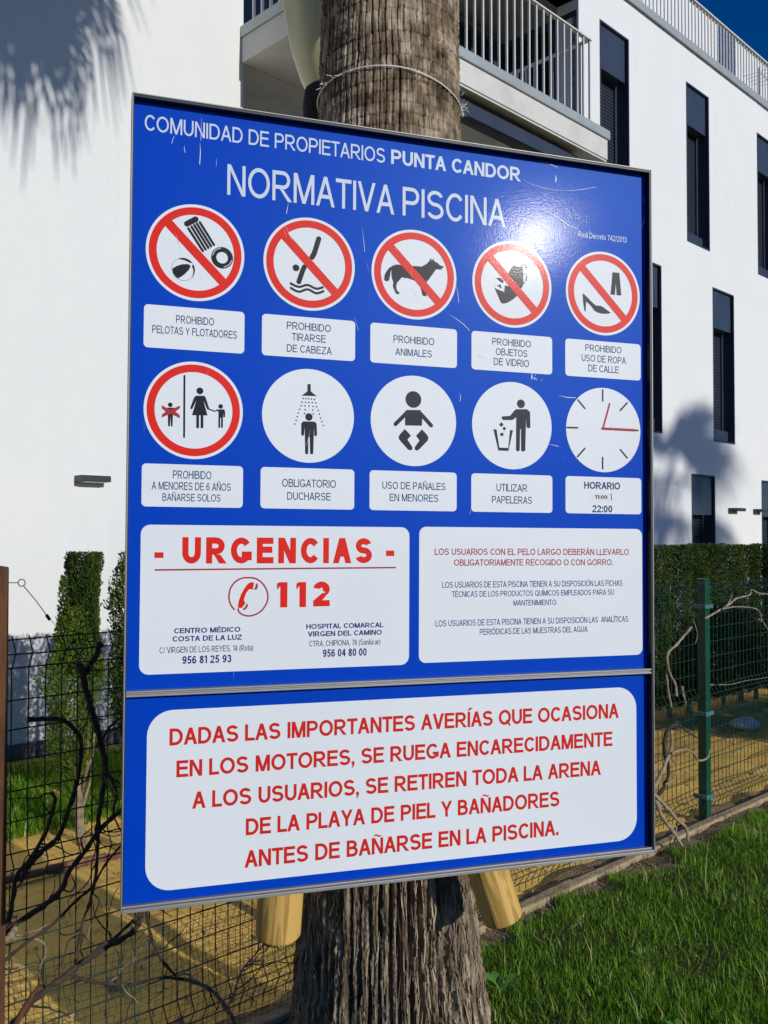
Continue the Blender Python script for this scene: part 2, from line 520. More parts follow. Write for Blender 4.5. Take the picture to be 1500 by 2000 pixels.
def vnoise(x, y, seed=0):
    """smooth 2D value noise for numpy arrays"""
    x = np.asarray(x, float)
    y = np.asarray(y, float)
    xi = np.floor(x).astype(np.int64)
    yi = np.floor(y).astype(np.int64)
    fx = x - xi
    fy = y - yi
    fx = fx * fx * (3 - 2 * fx)
    fy = fy * fy * (3 - 2 * fy)
    def h(a, b):
        n = (a * 374761393 + b * 668265263 + seed * 974711) & 0x7fffffff
        n = ((n ^ (n >> 13)) * 1274126177) & 0x7fffffff
        return ((n ^ (n >> 16)) & 0xffff) / 65535.0
    return (h(xi, yi) * (1 - fx) + h(xi + 1, yi) * fx) * (1 - fy) + (h(xi, yi + 1) * (1 - fx) + h(xi + 1, yi + 1) * fx) * fy
TEXTS = [
 ('COMUNIDAD DE PROPIETARIOS','W','r',-0.5738,-0.0644,0.7416,0.0325),
 ('PUNTA CANDOR','W','b',-0.0503,0.2622,0.7425,0.0321),
 ('NORMATIVA','W','r',-0.4071,-0.0440,0.6303,0.0641),
 ('PISCINA','W','r',-0.0232,0.2236,0.6313,0.0638),
 ('Real Decreto 742/2013','W','r',0.4122,0.5421,0.6303,0.0134),
 ('PROHIBIDO','B','r',-0.5072,-0.4312,0.3554,0.0158),
 ('PELOTAS Y FLOTADORES','B','r',-0.5540,-0.3839,0.3317,0.0157),
 ('PROHIBIDO','B','r',-0.2793,-0.1840,0.3605,0.0158),
 ('TIRARSE','B','r',-0.2680,-0.1953,0.3370,0.0159),
 ('DE CABEZA','B','r',-0.2790,-0.1820,0.3124,0.0159),
 ('PROHIBIDO','B','r',-0.0430,0.0521,0.3490,0.0160),
 ('ANIMALES','B','r',-0.0382,0.0465,0.3215,0.0156),
 ('PROHIBIDO','B','r',0.1923,0.2889,0.3607,0.0158),
 ('OBJETOS','B','r',0.2011,0.2799,0.3380,0.0160),
 ('DE VIDRIO','B','r',0.1960,0.2844,0.3151,0.0163),
 ('PROHIBIDO','B','r',0.4302,0.5269,0.3632,0.0158),
 ('USO DE ROPA','B','r',0.4204,0.5386,0.3388,0.0161),
 ('DE CALLE','B','r',0.4376,0.5197,0.3155,0.0161),
 ('PROHIBIDO','B','r',-0.5097,-0.4330,0.0398,0.0165),
 ('A MENORES DE 6 AÑOS','B','r',-0.5506,-0.3932,0.0171,0.0156),
 ('BAÑARSE SOLOS','B','r',-0.5296,-0.4140,-0.0055,0.0152),
 ('OBLIGATORIO','B','r',-0.2867,-0.1706,0.0284,0.0167),
 ('DUCHARSE','B','r',-0.2756,-0.1820,0.0014,0.0161),
 ('USO DE PAÑALES','B','r',-0.0667,0.0798,0.0290,0.0159),
 ('EN MENORES','B','r',-0.0501,0.0626,0.0028,0.0160),
 ('UTILIZAR','B','r',0.2030,0.2795,0.0298,0.0168),
 ('PAPELERAS','B','r',0.1918,0.2913,0.0025,0.0164),
 ('HORARIO','B','b',0.4261,0.5219,0.0402,0.0167),
 ('11:00','K','b',0.4547,0.4874,0.0175,0.0087),
 ('22:00','B','b',0.4474,0.5006,-0.0142,0.0166),
 ('URGENCIAS','R','x',-0.4894,-0.0896,-0.1313,0.0534),
 ('-','R','x',-0.5440,-0.5261,-0.1330,0.0439),
 ('-','R','x',-0.0578,-0.0391,-0.1300,0.0463),
 ('1','R','x',-0.2957,-0.2735,-0.2228,0.0525),
 ('1','R','x',-0.2545,-0.2337,-0.2228,0.0523),
 ('2','R','x',-0.2183,-0.1825,-0.2218,0.0521),
 ('CENTRO MÉDICO','N','b',-0.5036,-0.3709,-0.2710,0.0104),
 ('COSTA DE LA LUZ','N','b',-0.5064,-0.3676,-0.2872,0.0106),
 ('C/ VIRGEN DE LOS REYES, 14 (Rota)','B','r',-0.5315,-0.3442,-0.3099,0.0122),
 ('956 81 25 93','N','b',-0.4868,-0.3885,-0.3325,0.0157),
 ('HOSPITAL COMARCAL','N','b',-0.2328,-0.0636,-0.2689,0.0105),
 ('VIRGEN DEL CAMINO','N','b',-0.2289,-0.0667,-0.2847,0.0107),
 ('CTRA. CHIPIONA, 76 (Sanlúcar)','B','r',-0.2258,-0.0702,-0.3054,0.0118),
 ('956 04 80 00','N','b',-0.1966,-0.1003,-0.3284,0.0161),
 ('LOS USUARIOS CON EL PELO LARGO DEBERÁN LLEVARLO','D','m',0.0550,0.5447,-0.1137,0.0144),
 ('OBLIGATORIAMENTE RECOGIDO O CON GORRO.','D','m',0.1003,0.5014,-0.1375,0.0141),
 ('LOS USUARIOS DE ESTA PISCINA TIENEN A SU DISPOSICIÓN LAS FICHAS','N','r',0.0728,0.5273,-0.1862,0.0135),
 ('TÉCNICAS DE LOS PRODUCTOS QUÍMICOS EMPLEADOS PARA SU','N','r',0.0956,0.5042,-0.2066,0.0127),
 ('MANTENIMIENTO.','N','r',0.2449,0.3552,-0.2279,0.0124),
 ('LOS USUARIOS DE ESTA PISCINA TIENEN A SU DISPOSICIÓN LAS  ANALÍTICAS','N','r',0.0573,0.5421,-0.2705,0.0136),
 ('PERIÓDICAS DE LAS MUESTRAS DEL AGUA.','N','r',0.1624,0.4360,-0.2915,0.0133),
 ('DADAS LAS IMPORTANTES AVERÍAS QUE OCASIONA','C','b',-0.5100,0.5148,-0.4935,0.0336),
 ('EN LOS MOTORES, SE RUEGA ENCARECIDAMENTE','C','b',-0.4957,0.4986,-0.5573,0.0332),
 ('A LOS USUARIOS, SE RETIREN TODA LA ARENA','C','b',-0.4631,0.4671,-0.6220,0.0336),
 ('DE LA PLAYA DE PIEL Y BAÑADORES','C','b',-0.3557,0.3602,-0.6847,0.0338),
 ('ANTES DE BAÑARSE EN LA PISCINA.','C','b',-0.3566,0.3578,-0.7497,0.0343),
]
SYMS = [
(0,'K','L',[-0.4882,0.5599,-0.47,0.5718],0.0119),
(0,'K','L',[-0.4849,0.5511,-0.4552,0.5075],0.0052),
(0,'K','L',[-0.4785,0.5551,-0.4497,0.5113],0.0052),
(0,'K','L',[-0.4731,0.5591,-0.4439,0.5152],0.0052),
(0,'K','L',[-0.4679,0.5629,-0.4387,0.5191],0.0052),
(0,'K','L',[-0.4621,0.5664,-0.4329,0.5226],0.0052),
(0,'K','O',[-0.4159,0.4976],(0.0224,0.0119)),
(0,'P','L',[-0.4352,0.5011,-0.4334,0.506,-0.43,0.5116,-0.4251,0.5153,-0.4189,0.5175],0.0013),
(0,'P','L',[-0.4122,0.4788,-0.4066,0.4807,-0.4011,0.4852,-0.3976,0.4905,-0.3962,0.4942],0.0013),
(0,'K','O',[-0.4941,0.4661],(0.0234,0.0006)),
(0,'K','P',[-0.5161,0.4653,-0.508,0.4713,-0.4972,0.476,-0.4863,0.4776,-0.4819,0.4767,-0.4794,0.4732,-0.4834,0.4651,-0.4915,0.4559,-0.4989,0.4498,-0.5044,0.4463,-0.5102,0.4506,-0.5144,0.4564],0.0),
(0,'K','P',[-0.5054,0.4866,-0.4973,0.4891,-0.4891,0.4887,-0.4822,0.4862,-0.4781,0.4831,-0.4774,0.4804,-0.4808,0.4804,-0.4849,0.4824,-0.4918,0.4849,-0.4993,0.4858],0.0),
(0,'K','P',[-0.4769,0.4734,-0.475,0.4785,-0.4718,0.4725,-0.4711,0.4656,-0.4721,0.4584,-0.4748,0.4519,-0.4778,0.4484,-0.4751,0.4554,-0.4738,0.4625,-0.4745,0.4687],0.0),
(1,'K','L',[-0.2117,0.5593,-0.2212,0.5273,-0.2264,0.5173],0.0111),
(1,'K','L',[-0.2425,0.4959,-0.2469,0.4853,-0.2546,0.4621],0.0106),
(1,'K','C',[-0.2607,0.4917],0.0073),
(1,'K','L',[-0.2717,0.4578,-0.2666,0.4551,-0.2592,0.4525,-0.2519,0.452,-0.246,0.4543,-0.2386,0.457,-0.2312,0.4568,-0.2237,0.4533,-0.2163,0.4515,-0.2088,0.4528,-0.2021,0.4557],0.005),
(1,'K','L',[-0.2717,0.4481,-0.2665,0.4454,-0.2592,0.4423,-0.2518,0.4417,-0.2459,0.4444,-0.2385,0.4477,-0.2311,0.4475,-0.2237,0.4438,-0.2162,0.4416,-0.2088,0.4434,-0.2006,0.4474],0.005),
(2,'K','P',[-0.065,0.4851,-0.0639,0.4957,-0.06,0.5035,-0.0538,0.5117,-0.0444,0.5183,-0.035,0.5213,-0.0239,0.5206,-0.0112,0.5201,0.0047,0.5217,0.0223,0.5222,0.0336,0.5294,0.0403,0.5369,0.0424,0.5432,0.0469,0.5384,0.0497,0.5424,0.0521,0.5366,0.0602,0.5336,0.0643,0.5294,0.0744,0.5271,0.0724,0.5238,0.0684,0.5225,0.0689,0.5195,0.0562,0.5195,0.0481,0.508,0.0401,0.4966,0.0344,0.49,0.0312,0.4836,0.0324,0.4701,0.0337,0.4573,0.0273,0.4567,0.0238,0.4587,0.0216,0.4676,0.0168,0.4807,0.0112,0.4878,-0.0016,0.4911,-0.0111,0.4932,-0.0183,0.4926,-0.0238,0.4943,-0.0285,0.4886,-0.0356,0.4804,-0.0372,0.4727,-0.0356,0.4639,-0.0292,0.4592,-0.0292,0.4572,-0.0363,0.4555,-0.0392,0.459,-0.0427,0.4662,-0.045,0.472,-0.044,0.4811,-0.0474,0.4898,-0.0486,0.4987,-0.0483,0.5084,-0.0506,0.5015,-0.0514,0.4939,-0.054,0.4839,-0.06,0.4814,-0.0639,0.483],0.0),
(3,'K','P',[0.2317,0.5265,0.2369,0.5364,0.2429,0.5441,0.2489,0.5462,0.2575,0.5439,0.2644,0.547,0.267,0.5567,0.2683,0.545,0.2692,0.5309,0.2698,0.509,0.2686,0.501,0.2626,0.4934,0.2471,0.5084],0.0),
(3,'K','P',[0.1969,0.492,0.2028,0.4887,0.2218,0.4834,0.2235,0.4987,0.2368,0.4973,0.2437,0.4909,0.254,0.4769,0.2437,0.4682,0.2317,0.4601,0.2206,0.4563,0.2147,0.4571,0.2113,0.4622,0.2045,0.4764],0.0),
(3,'K','P',[0.2011,0.5138,0.2113,0.5152,0.2201,0.5098,0.2195,0.503,0.2096,0.5065],0.0),
(3,'K','P',[0.2037,0.4962,0.213,0.5002,0.2143,0.4944,0.2164,0.4903,0.2096,0.4932],0.0),
(3,'K','P',[0.2721,0.5525,0.2765,0.5506,0.2803,0.5462,0.2773,0.5424,0.2739,0.5464],0.0),
(3,'K','P',[0.2773,0.5294,0.2795,0.5225,0.2781,0.5145,0.2743,0.5122,0.2764,0.519],0.0),
(3,'K','P',[0.2704,0.5298,0.2747,0.5296,0.2721,0.5265],0.0),
(3,'K','P',[0.2698,0.5102,0.2755,0.5111,0.2712,0.5057],0.0),
(4,'K','P',[0.5032,0.5556,0.522,0.5558,0.5247,0.5296,0.527,0.5021,0.5144,0.5013,0.5133,0.5171,0.5121,0.53,0.5111,0.5169,0.5097,0.5018,0.4978,0.5019,0.5008,0.529],0.0),
(4,'K','P',[0.423,0.4968,0.4257,0.4975,0.4356,0.4899,0.4465,0.4804,0.4582,0.4725,0.4719,0.4726,0.4792,0.4695,0.4985,0.4581,0.4902,0.4553,0.4755,0.4541,0.4627,0.456,0.4537,0.46,0.4464,0.4691,0.4374,0.4764,0.4323,0.4791,0.4316,0.4678,0.4312,0.4562,0.4283,0.456,0.4247,0.4753],0.0),
(5,'K','L',[-0.4892,0.2488,-0.4885,0.1243],0.0039),
(5,'K','C',[-0.458,0.2197],0.007),
(5,'K','P',[-0.4659,0.2093,-0.4493,0.2102,-0.4464,0.2074,-0.4389,0.1851,-0.4396,0.1824,-0.4425,0.1822,-0.4506,0.2006,-0.4421,0.1702,-0.4734,0.1694,-0.4648,0.1998,-0.4728,0.1822,-0.4764,0.1814,-0.4767,0.1846,-0.4694,0.2061],0.0),
(5,'K','L',[-0.4619,0.1707,-0.4617,0.1456],0.0055),
(5,'K','L',[-0.4533,0.1712,-0.453,0.146],0.0055),
(5,'K','L',[-0.4396,0.1833,-0.4275,0.1795,-0.4214,0.1827],0.0026),
(5,'K','C',[-0.4157,0.1901],0.0047),
(5,'K','P',[-0.4229,0.1832,-0.4098,0.1848,-0.4065,0.1816,-0.4064,0.1683,-0.4093,0.1682,-0.4097,0.1777,-0.4102,0.1674,-0.4198,0.1669,-0.4202,0.1794,-0.4236,0.1803],0.0),
(5,'K','L',[-0.4181,0.1685,-0.4182,0.1476],0.0038),
(5,'K','L',[-0.4126,0.1687,-0.4127,0.1478],0.0038),
(5,'K','C',[-0.5167,0.1883],0.0046),
(5,'K','P',[-0.5247,0.1821,-0.5085,0.1829,-0.507,0.175,-0.5083,0.1706,-0.5112,0.1698,-0.5116,0.1451,-0.5149,0.1447,-0.5161,0.1666,-0.5168,0.1449,-0.5205,0.1447,-0.521,0.1693,-0.5246,0.1705,-0.526,0.1741],0.0),
(5,'M','P',[-0.5332,0.1867,-0.5261,0.1828,-0.5162,0.1789,-0.5063,0.1831,-0.4976,0.1879,-0.4975,0.1821,-0.5062,0.1751,-0.4977,0.1682,-0.4973,0.1617,-0.5062,0.1664,-0.5161,0.1695,-0.5259,0.1654,-0.5329,0.1614,-0.533,0.1672,-0.5253,0.1745,-0.5331,0.1802],0.0),
(6,'K','P',[-0.234,0.2466,-0.2272,0.247,-0.2268,0.232,-0.2216,0.2275,-0.2137,0.2222,-0.2472,0.2213,-0.2388,0.2272,-0.234,0.2316],0.0),
(6,'K','C',[-0.2429,0.2155],0.0017),
(6,'K','C',[-0.2371,0.2155],0.0017),
(6,'K','C',[-0.2313,0.2155],0.0017),
(6,'K','C',[-0.2254,0.2155],0.0017),
(6,'K','C',[-0.2189,0.2149],0.0017),
(6,'K','C',[-0.2452,0.2078],0.0017),
(6,'K','C',[-0.2377,0.2079],0.0017),
(6,'K','C',[-0.2306,0.2079],0.0017),
(6,'K','C',[-0.2234,0.208],0.0017),
(6,'K','C',[-0.2156,0.2075],0.0017),
(6,'K','C',[-0.2474,0.2001],0.0017),
(6,'K','C',[-0.239,0.2002],0.0017),
(6,'K','C',[-0.2305,0.2],0.0017),
(6,'K','C',[-0.2217,0.1998],0.0017),
(6,'K','C',[-0.2136,0.1996],0.0017),
(6,'K','C',[-0.2506,0.1923],0.0017),
(6,'K','C',[-0.2389,0.1923],0.0017),
(6,'K','C',[-0.222,0.1922],0.0017),
(6,'K','C',[-0.2103,0.1918],0.0017),
(6,'K','C',[-0.2534,0.1845],0.0017),
(6,'K','C',[-0.2398,0.184],0.0017),
(6,'K','C',[-0.221,0.1839],0.0017),
(6,'K','C',[-0.2076,0.1843],0.0017),
(6,'K','C',[-0.2553,0.1765],0.0017),
(6,'K','C',[-0.2049,0.1761],0.0017),
(6,'K','C',[-0.2578,0.1688],0.0017),
(6,'K','C',[-0.2023,0.1683],0.0017),
(6,'K','C',[-0.2607,0.1608],0.0017),
(6,'K','C',[-0.1993,0.1604],0.0017),
(6,'K','C',[-0.2304,0.1771],0.008),
(6,'K','P',[-0.2426,0.1673,-0.218,0.1678,-0.2134,0.1636,-0.2126,0.1394,-0.2152,0.1368,-0.2184,0.1379,-0.2192,0.1576,-0.2205,0.1003,-0.2234,0.098,-0.2273,0.0994,-0.2285,0.1349,-0.2311,0.1348,-0.2315,0.0993,-0.2348,0.0976,-0.238,0.0997,-0.2393,0.1567,-0.2405,0.1382,-0.2431,0.1366,-0.2467,0.138,-0.2468,0.1627],0.0),
(7,'K','C',[0.0036,0.2264],0.0184),
(7,'K','L',[-0.0096,0.1984,-0.0378,0.1702],0.0089),
(7,'K','L',[0.0166,0.1997,0.0455,0.171],0.009),
(7,'K','P',[-0.0133,0.2025,0.0199,0.2042,0.0245,0.1879,0.0237,0.1695,-0.0155,0.1686,-0.0155,0.186],0.0),
(7,'K','P',[-0.0159,0.1608,-0.0017,0.1467,-0.0099,0.1377,0.0016,0.1217,0.0016,0.1165,-0.0039,0.1141,-0.0094,0.1169,-0.0286,0.1369,-0.0305,0.142,-0.0277,0.1482],0.0),
(7,'K','P',[0.0237,0.1617,0.0099,0.1468,0.0182,0.1371,0.0072,0.1219,0.0072,0.1167,0.0127,0.1143,0.0182,0.118,0.0377,0.1379,0.039,0.1441,0.0358,0.15],0.0),
(8,'K','C',[0.2637,0.2302],0.01),
(8,'K','P',[0.2513,0.2173,0.2787,0.2187,0.2867,0.2123,0.2876,0.1779,0.2826,0.1745,0.2776,0.1775,0.2767,0.2001,0.2746,0.124,0.2691,0.1207,0.2641,0.1237,0.2637,0.1723,0.2617,0.1723,0.2606,0.1235,0.2557,0.1206,0.2512,0.1241,0.2518,0.1989,0.2423,0.1921,0.2192,0.191,0.2153,0.1949,0.2167,0.1994,0.2364,0.2013,0.2463,0.213],0.0),
(8,'K','P',[0.2148,0.1859,0.2207,0.1812,0.2153,0.1751,0.2089,0.1798],0.0),
(8,'K','P',[0.2216,0.1763,0.227,0.1725,0.2221,0.1669,0.2177,0.1717],0.0),
(8,'K','P',[0.2128,0.162,0.2202,0.1615,0.2197,0.1547,0.2118,0.1553],0.0),
(8,'K','P',[0.1952,0.1693,0.203,0.1692,0.2099,0.1283,0.2319,0.1283,0.2364,0.1689,0.2438,0.1692,0.2324,0.1216,0.2074,0.1215],0.0),
(9,'K','L',[0.4759,0.274,0.4758,0.2479],0.004),
(9,'K','L',[0.4102,0.2467,0.4284,0.2278],0.0039),
(9,'K','L',[0.542,0.2468,0.5231,0.2279],0.004),
(9,'K','L',[0.3816,0.1812,0.409,0.1816],0.0039),
(9,'K','L',[0.5622,0.1818,0.5709,0.1822],0.0041),
(9,'K','L',[0.4281,0.1344,0.4088,0.1143],0.0039),
(9,'K','L',[0.5227,0.1347,0.5414,0.1157],0.004),
(9,'K','L',[0.4752,0.1148,0.4751,0.0883],0.004),
(9,'M','L',[0.4943,0.2419,0.476,0.1827],0.0045),
(9,'M','L',[0.4739,0.1826,0.5622,0.1823],0.0061),
(10,'R','P',[-0.3766,-0.2215,-0.3751,-0.2095,-0.3709,-0.1967,-0.3653,-0.1855,-0.3581,-0.1751,-0.3524,-0.1703,-0.3435,-0.1699,-0.3458,-0.1849,-0.3532,-0.184,-0.3596,-0.192,-0.3643,-0.2056,-0.361,-0.2129,-0.3682,-0.2227],0.0),
(10,'D','P',[-0.3394,-0.1725,-0.3365,-0.1728,-0.3353,-0.1785,-0.3377,-0.1849,-0.3442,-0.1857,-0.341,-0.1801],0.0),
(10,'D','P',[-0.3578,-0.2133,-0.355,-0.2162,-0.3577,-0.2226,-0.3625,-0.2268,-0.3674,-0.2256,-0.3618,-0.2209],0.0),
(10,'D','L',[-0.3835,-0.2254,-0.39,-0.2173,-0.3941,-0.206,-0.3945,-0.1932,-0.3903,-0.1789,-0.3808,-0.1677,-0.3679,-0.1614,-0.3541,-0.1606,-0.3411,-0.1623,-0.328,-0.1705,-0.3181,-0.1843,-0.3143,-0.2006,-0.3178,-0.2151,-0.3276,-0.2287,-0.3405,-0.2365,-0.3551,-0.239,-0.3681,-0.2353,-0.3749,-0.2287,-0.3755,-0.2239],0.0033),
(10,'D','L',[-0.5419,-0.1438,-0.2995,-0.1423,-0.0367,-0.141],0.0033),
(11,'K','L',[0.4976,0.0304,0.4986,0.0151],0.002),
]
SCRATCHES = [([0.3095,0.7939,0.3267,0.7948,0.3415,0.7923,0.3579,0.7878],0.0007),([0.3524,0.7691,0.3539,0.7626,0.3524,0.7525],0.0016),([0.2631,0.75,0.2923,0.739,0.3266,0.7336,0.3563,0.7324],0.0005),([0.3563,0.7351,0.3913,0.7367,0.4266,0.7448,0.4598,0.7544],0.0005),([0.3167,0.6806,0.3314,0.6801,0.3462,0.6743,0.3661,0.6645,0.3835,0.6561,0.4111,0.648],0.0017),([0.376,0.6575,0.3835,0.6548,0.386,0.6519],0.002),([0.2389,0.6398,0.2534,0.6524,0.2703,0.6588],0.0007),([0.5848,0.7507,0.5901,0.7421,0.5953,0.7288],0.0006),([0.5914,0.7052,0.5897,0.6865,0.5844,0.672],0.0006),([-0.4635,0.7298,-0.4626,0.7097,-0.4638,0.6856],0.0008),([-0.4945,0.7199,-0.4952,0.7125,-0.4926,0.7063],0.0006),([-0.5142,0.7391,-0.5177,0.7313,-0.5204,0.7218],0.0005),([-0.4611,0.7836,-0.4616,0.7614,-0.4621,0.7355],0.0004),([-0.2783,0.6291,-0.2802,0.6157,-0.2827,0.604],0.0006),([-0.1161,0.5945,-0.1119,0.564,-0.1098,0.541],0.0005),([0.0864,0.4213,0.103,0.4129,0.1221,0.4011,0.1365,0.388],0.0007),([0.1029,0.4929,0.1077,0.4711,0.1101,0.449],0.0006),([0.2898,0.3028,0.2913,0.2961,0.2898,0.2888],0.0014),([0.1534,0.3366,0.1655,0.3307,0.1752,0.3292],0.0006),([0.3597,0.2545,0.3802,0.251,0.4035,0.2514],0.0008),([0.1128,0.2474,0.1152,0.2387,0.1137,0.2276],0.0006),([0.334,0.1413,0.3467,0.1386,0.3594,0.1363],0.0006)]

# ------------------------------------------------------------------ the setting: ground
FU = Vector((0.724, 0.690, 0)).normalized()      # along the fence
FV = Vector((FU.y, -FU.x, 0))                    # towards the lawn side
FP = Vector((1.776, 5.135, 0))                   # foot of the visible fence post

def fpt(u, v, z=0.0):
    p = FP + FU * u + FV * v
    return Vector((p.x, p.y, z))

def sheet(name, material, u0, u1, v0, v1, du, dv, z, amp, freq, edge0=None, edge1=None, seed=1):
    nu = int((u1 - u0) / du) + 1
    nv = int((v1 - v0) / dv) + 1
    U, T = np.meshgrid(np.linspace(u0, u1, nu), np.linspace(0, 1, nv), indexing='ij')
    a = np.full_like(U, v0) + (edge0(U) if edge0 else 0)
    b = np.full_like(U, v1) + (edge1(U) if edge1 else 0)
    Vv = a + (b - a) * T
    Z = z + amp * (vnoise(U * freq, Vv * freq, seed) + 0.5 * vnoise(U * freq * 2.7, Vv * freq * 2.7, seed + 1) - 0.75)
    X = FP.x + FU.x * U + FV.x * Vv
    Y = FP.y + FU.y * U + FV.y * Vv
    V = np.stack([X, Y, Z], -1).reshape(-1, 3)
    i = np.arange(nu * nv).reshape(nu, nv)
    F = np.stack([i[:-1, :-1], i[:-1, 1:], i[1:, 1:], i[1:, :-1]], -1).reshape(-1, 4)
    o = link(bpy.data.objects.new(name, np_mesh(name, V, F, material, smooth=True)))
    o['kind'] = 'structure'
    return o

g = MB()
g.poly([(-250, -250, -0.06), (250, -250, -0.06), (250, 250, -0.06), (-250, 250, -0.06)])
g.build('ground', M['dirt'])['kind'] = 'structure'
sheet('sand', M['sand'], -9, 14, -9.5, -0.05, 0.08, 0.08, 0.0, 0.05, 2.2, seed=3)
sheet('dirt_strip', M['dirt'], -9, 14, -0.06, 0.34, 0.05, 0.05, 0.012, 0.035, 6, seed=5)
lawn_edge = lambda U: 0.10 * (vnoise(U * 2.3, U * 0, 9) - 0.5) + 0.08 * (vnoise(U * 9, U * 0, 10) - 0.5) + np.where(np.asarray(U) < -2.7, 0.12, 0)
sheet('lawn', M['soil'], -9, 14, 0.20, 12, 0.12, 0.12, 0.022, 0.025, 3, edge0=lawn_edge, seed=7)

k = MB()
u = -4.0
while u < 6:
    L = random.uniform(0.5, 1.0)
    z1 = random.uniform(0.028, 0.04)
    q = [fpt(u, 0.03 + random.uniform(-.012, .012)), fpt(u + L - 0.003, 0.03 + random.uniform(-.012, .012)), fpt(u + L - 0.003, 0.085 + random.uniform(-.01, .01)), fpt(u, 0.085 + random.uniform(-.01, .01))]
    n = len(k.v)
    k.v += [(p.x, p.y, -0.03) for p in q] + [(p.x, p.y, z1) for p in q]
    for c in ((4, 5, 6, 7), (0, 1, 5, 4), (1, 2, 6, 5), (2, 3, 7, 6), (3, 0, 4, 7)):
        k.f.append(tuple(n + i for i in c))
    u += L
o = k.build('kerb', M['kerb'], bevel=0.008)
o['kind'] = 'structure'

# ------------------------------------------------------------------ apartment building (local x along the facade, y inward, z up)
F0 = Vector((-2.52, 6.47, 0))
FANG = math.atan2(0.705, 0.709)
house = empty('apartment_building', 'white rendered apartment block with tall dark narrow windows behind the pool sign', 'building', F0, FANG)

WINDOWS = [(s, 0.72, 5.86, 8.22) for s in (7.47, 9.80, 12.25, 14.70, 17.15, 19.6)] + \
          [(s, 0.73, 2.98, 5.335) for s in (8.30, 10.60, 13.60, 16.1, 18.6)] + \
          [(s, 0.75, 0.12, 2.46) for s in (9.88, 12.31, 14.76, 17.2)]
RS0, RS1, RD = 1.86, 6.99, 1.3          # loggia from s, to s, depth
holes = [(s, s + w, z0, z1) for s, w, z0, z1 in WINDOWS] + [(RS0, RS1, -0.1, 8.30)]
xs = sorted(set([-7.0, 24.0] + [h for q in holes for h in q[:2]]))
zs = sorted(set([-0.1, 8.72] + [h for q in holes for h in q[2:]]))
w = MB()
for i in range(len(xs) - 1):
    cx = (xs[i] + xs[i + 1]) / 2
    run = None
    for j in range(len(zs) - 1):
        cz = (zs[j] + zs[j + 1]) / 2
        solid = not any(a < cx < b and c < cz < d for a, b, c, d in holes)
        if solid:
            run = (run[0], zs[j + 1]) if run else (zs[j], zs[j + 1])
        if (not solid or j == len(zs) - 2) and run:
            w.box(xs[i], xs[i + 1], 0, 0.32, run[0], run[1])
            run = None
w.build('wall', M['stucco'], house)
b = MB()
b.box(-7, RS0 - 0.002, 0.32, 9, -0.1, 8.70)
b.box(RS1 + 0.14, 24, 0.45, 9, -0.1, 8.70)
b.box(RS0 - 0.002, RS1 + 0.14, RD + 0.12, 9, -0.1, 8.70)
b.build('core', M['stucco'], house)
MB().box(-7, RS0 - 0.02, -0.018, -0.001, -0.1, 0.13).build('plinth', M['plinth'], house)
MB().box(RS1 + 0.02, 24, -0.018, -0.001, -0.1, 0.13).build('plinth', M['plinth'], house)

def window(s, wd, z0, z1):
    """recessed narrow window: metal lining, flush hood panel, ribbed roller shutter, sill panel"""
    f = MB()
    t = 0.022
    f.box(s, s + t, -0.006, 0.24, z0, z1)
    f.box(s + wd - t, s + wd, -0.006, 0.24, z0, z1)
    f.box(s + t, s + wd - t, -0.006, 0.24, z1 - t, z1)
    f.box(s + t, s + wd - t, -0.006, 0.24, z0, z0 + t)
    f.box(s + wd - t - 0.045, s + wd - t, 0.17, 0.24, z0 + t, z1 - t)
    wobj = f.build('window', M['navy'], house)
    MB().box(s + t, s + wd - t - 0.03, 0.03, 0.235, z1 - 0.60, z1 - t - 0.004).build('hood', M['navy'], wobj, bevel=0.004)
    MB().box(s + t, s + wd - t, 0.10, 0.235, z0 + t, z0 + 0.21).build('sill', M['navy'], wobj, bevel=0.004)
    sh = MB()
    z = z0 + 0.215
    while z < z1 - 0.60:
        z2 = z + 0.046
        x0, x1 = s + t + 0.002, s + wd - t - 0.05
        sh.poly([(x0, 0.205, z), (x1, 0.205, z), (x1, 0.192, z + 0.012), (x0, 0.192, z + 0.012)])
        sh.poly([(x0, 0.192, z + 0.012), (x1, 0.192, z + 0.012), (x1, 0.192, z + 0.034), (x0, 0.192, z + 0.034)])
        sh.poly([(x0, 0.192, z + 0.034), (x1, 0.192, z + 0.034), (x1, 0.205, z2), (x0, 0.205, z2)])
        z = z2
    sh.build('shutter', M['navy_dark'], wobj)
    MB().box(s + 0.01, s + wd - 0.01, 0.23, 0.25, z0 + 0.01, z1 - 0.01).build('pane', M['glass'], wobj)
    return wobj
for q in WINDOWS:
    window(*q)

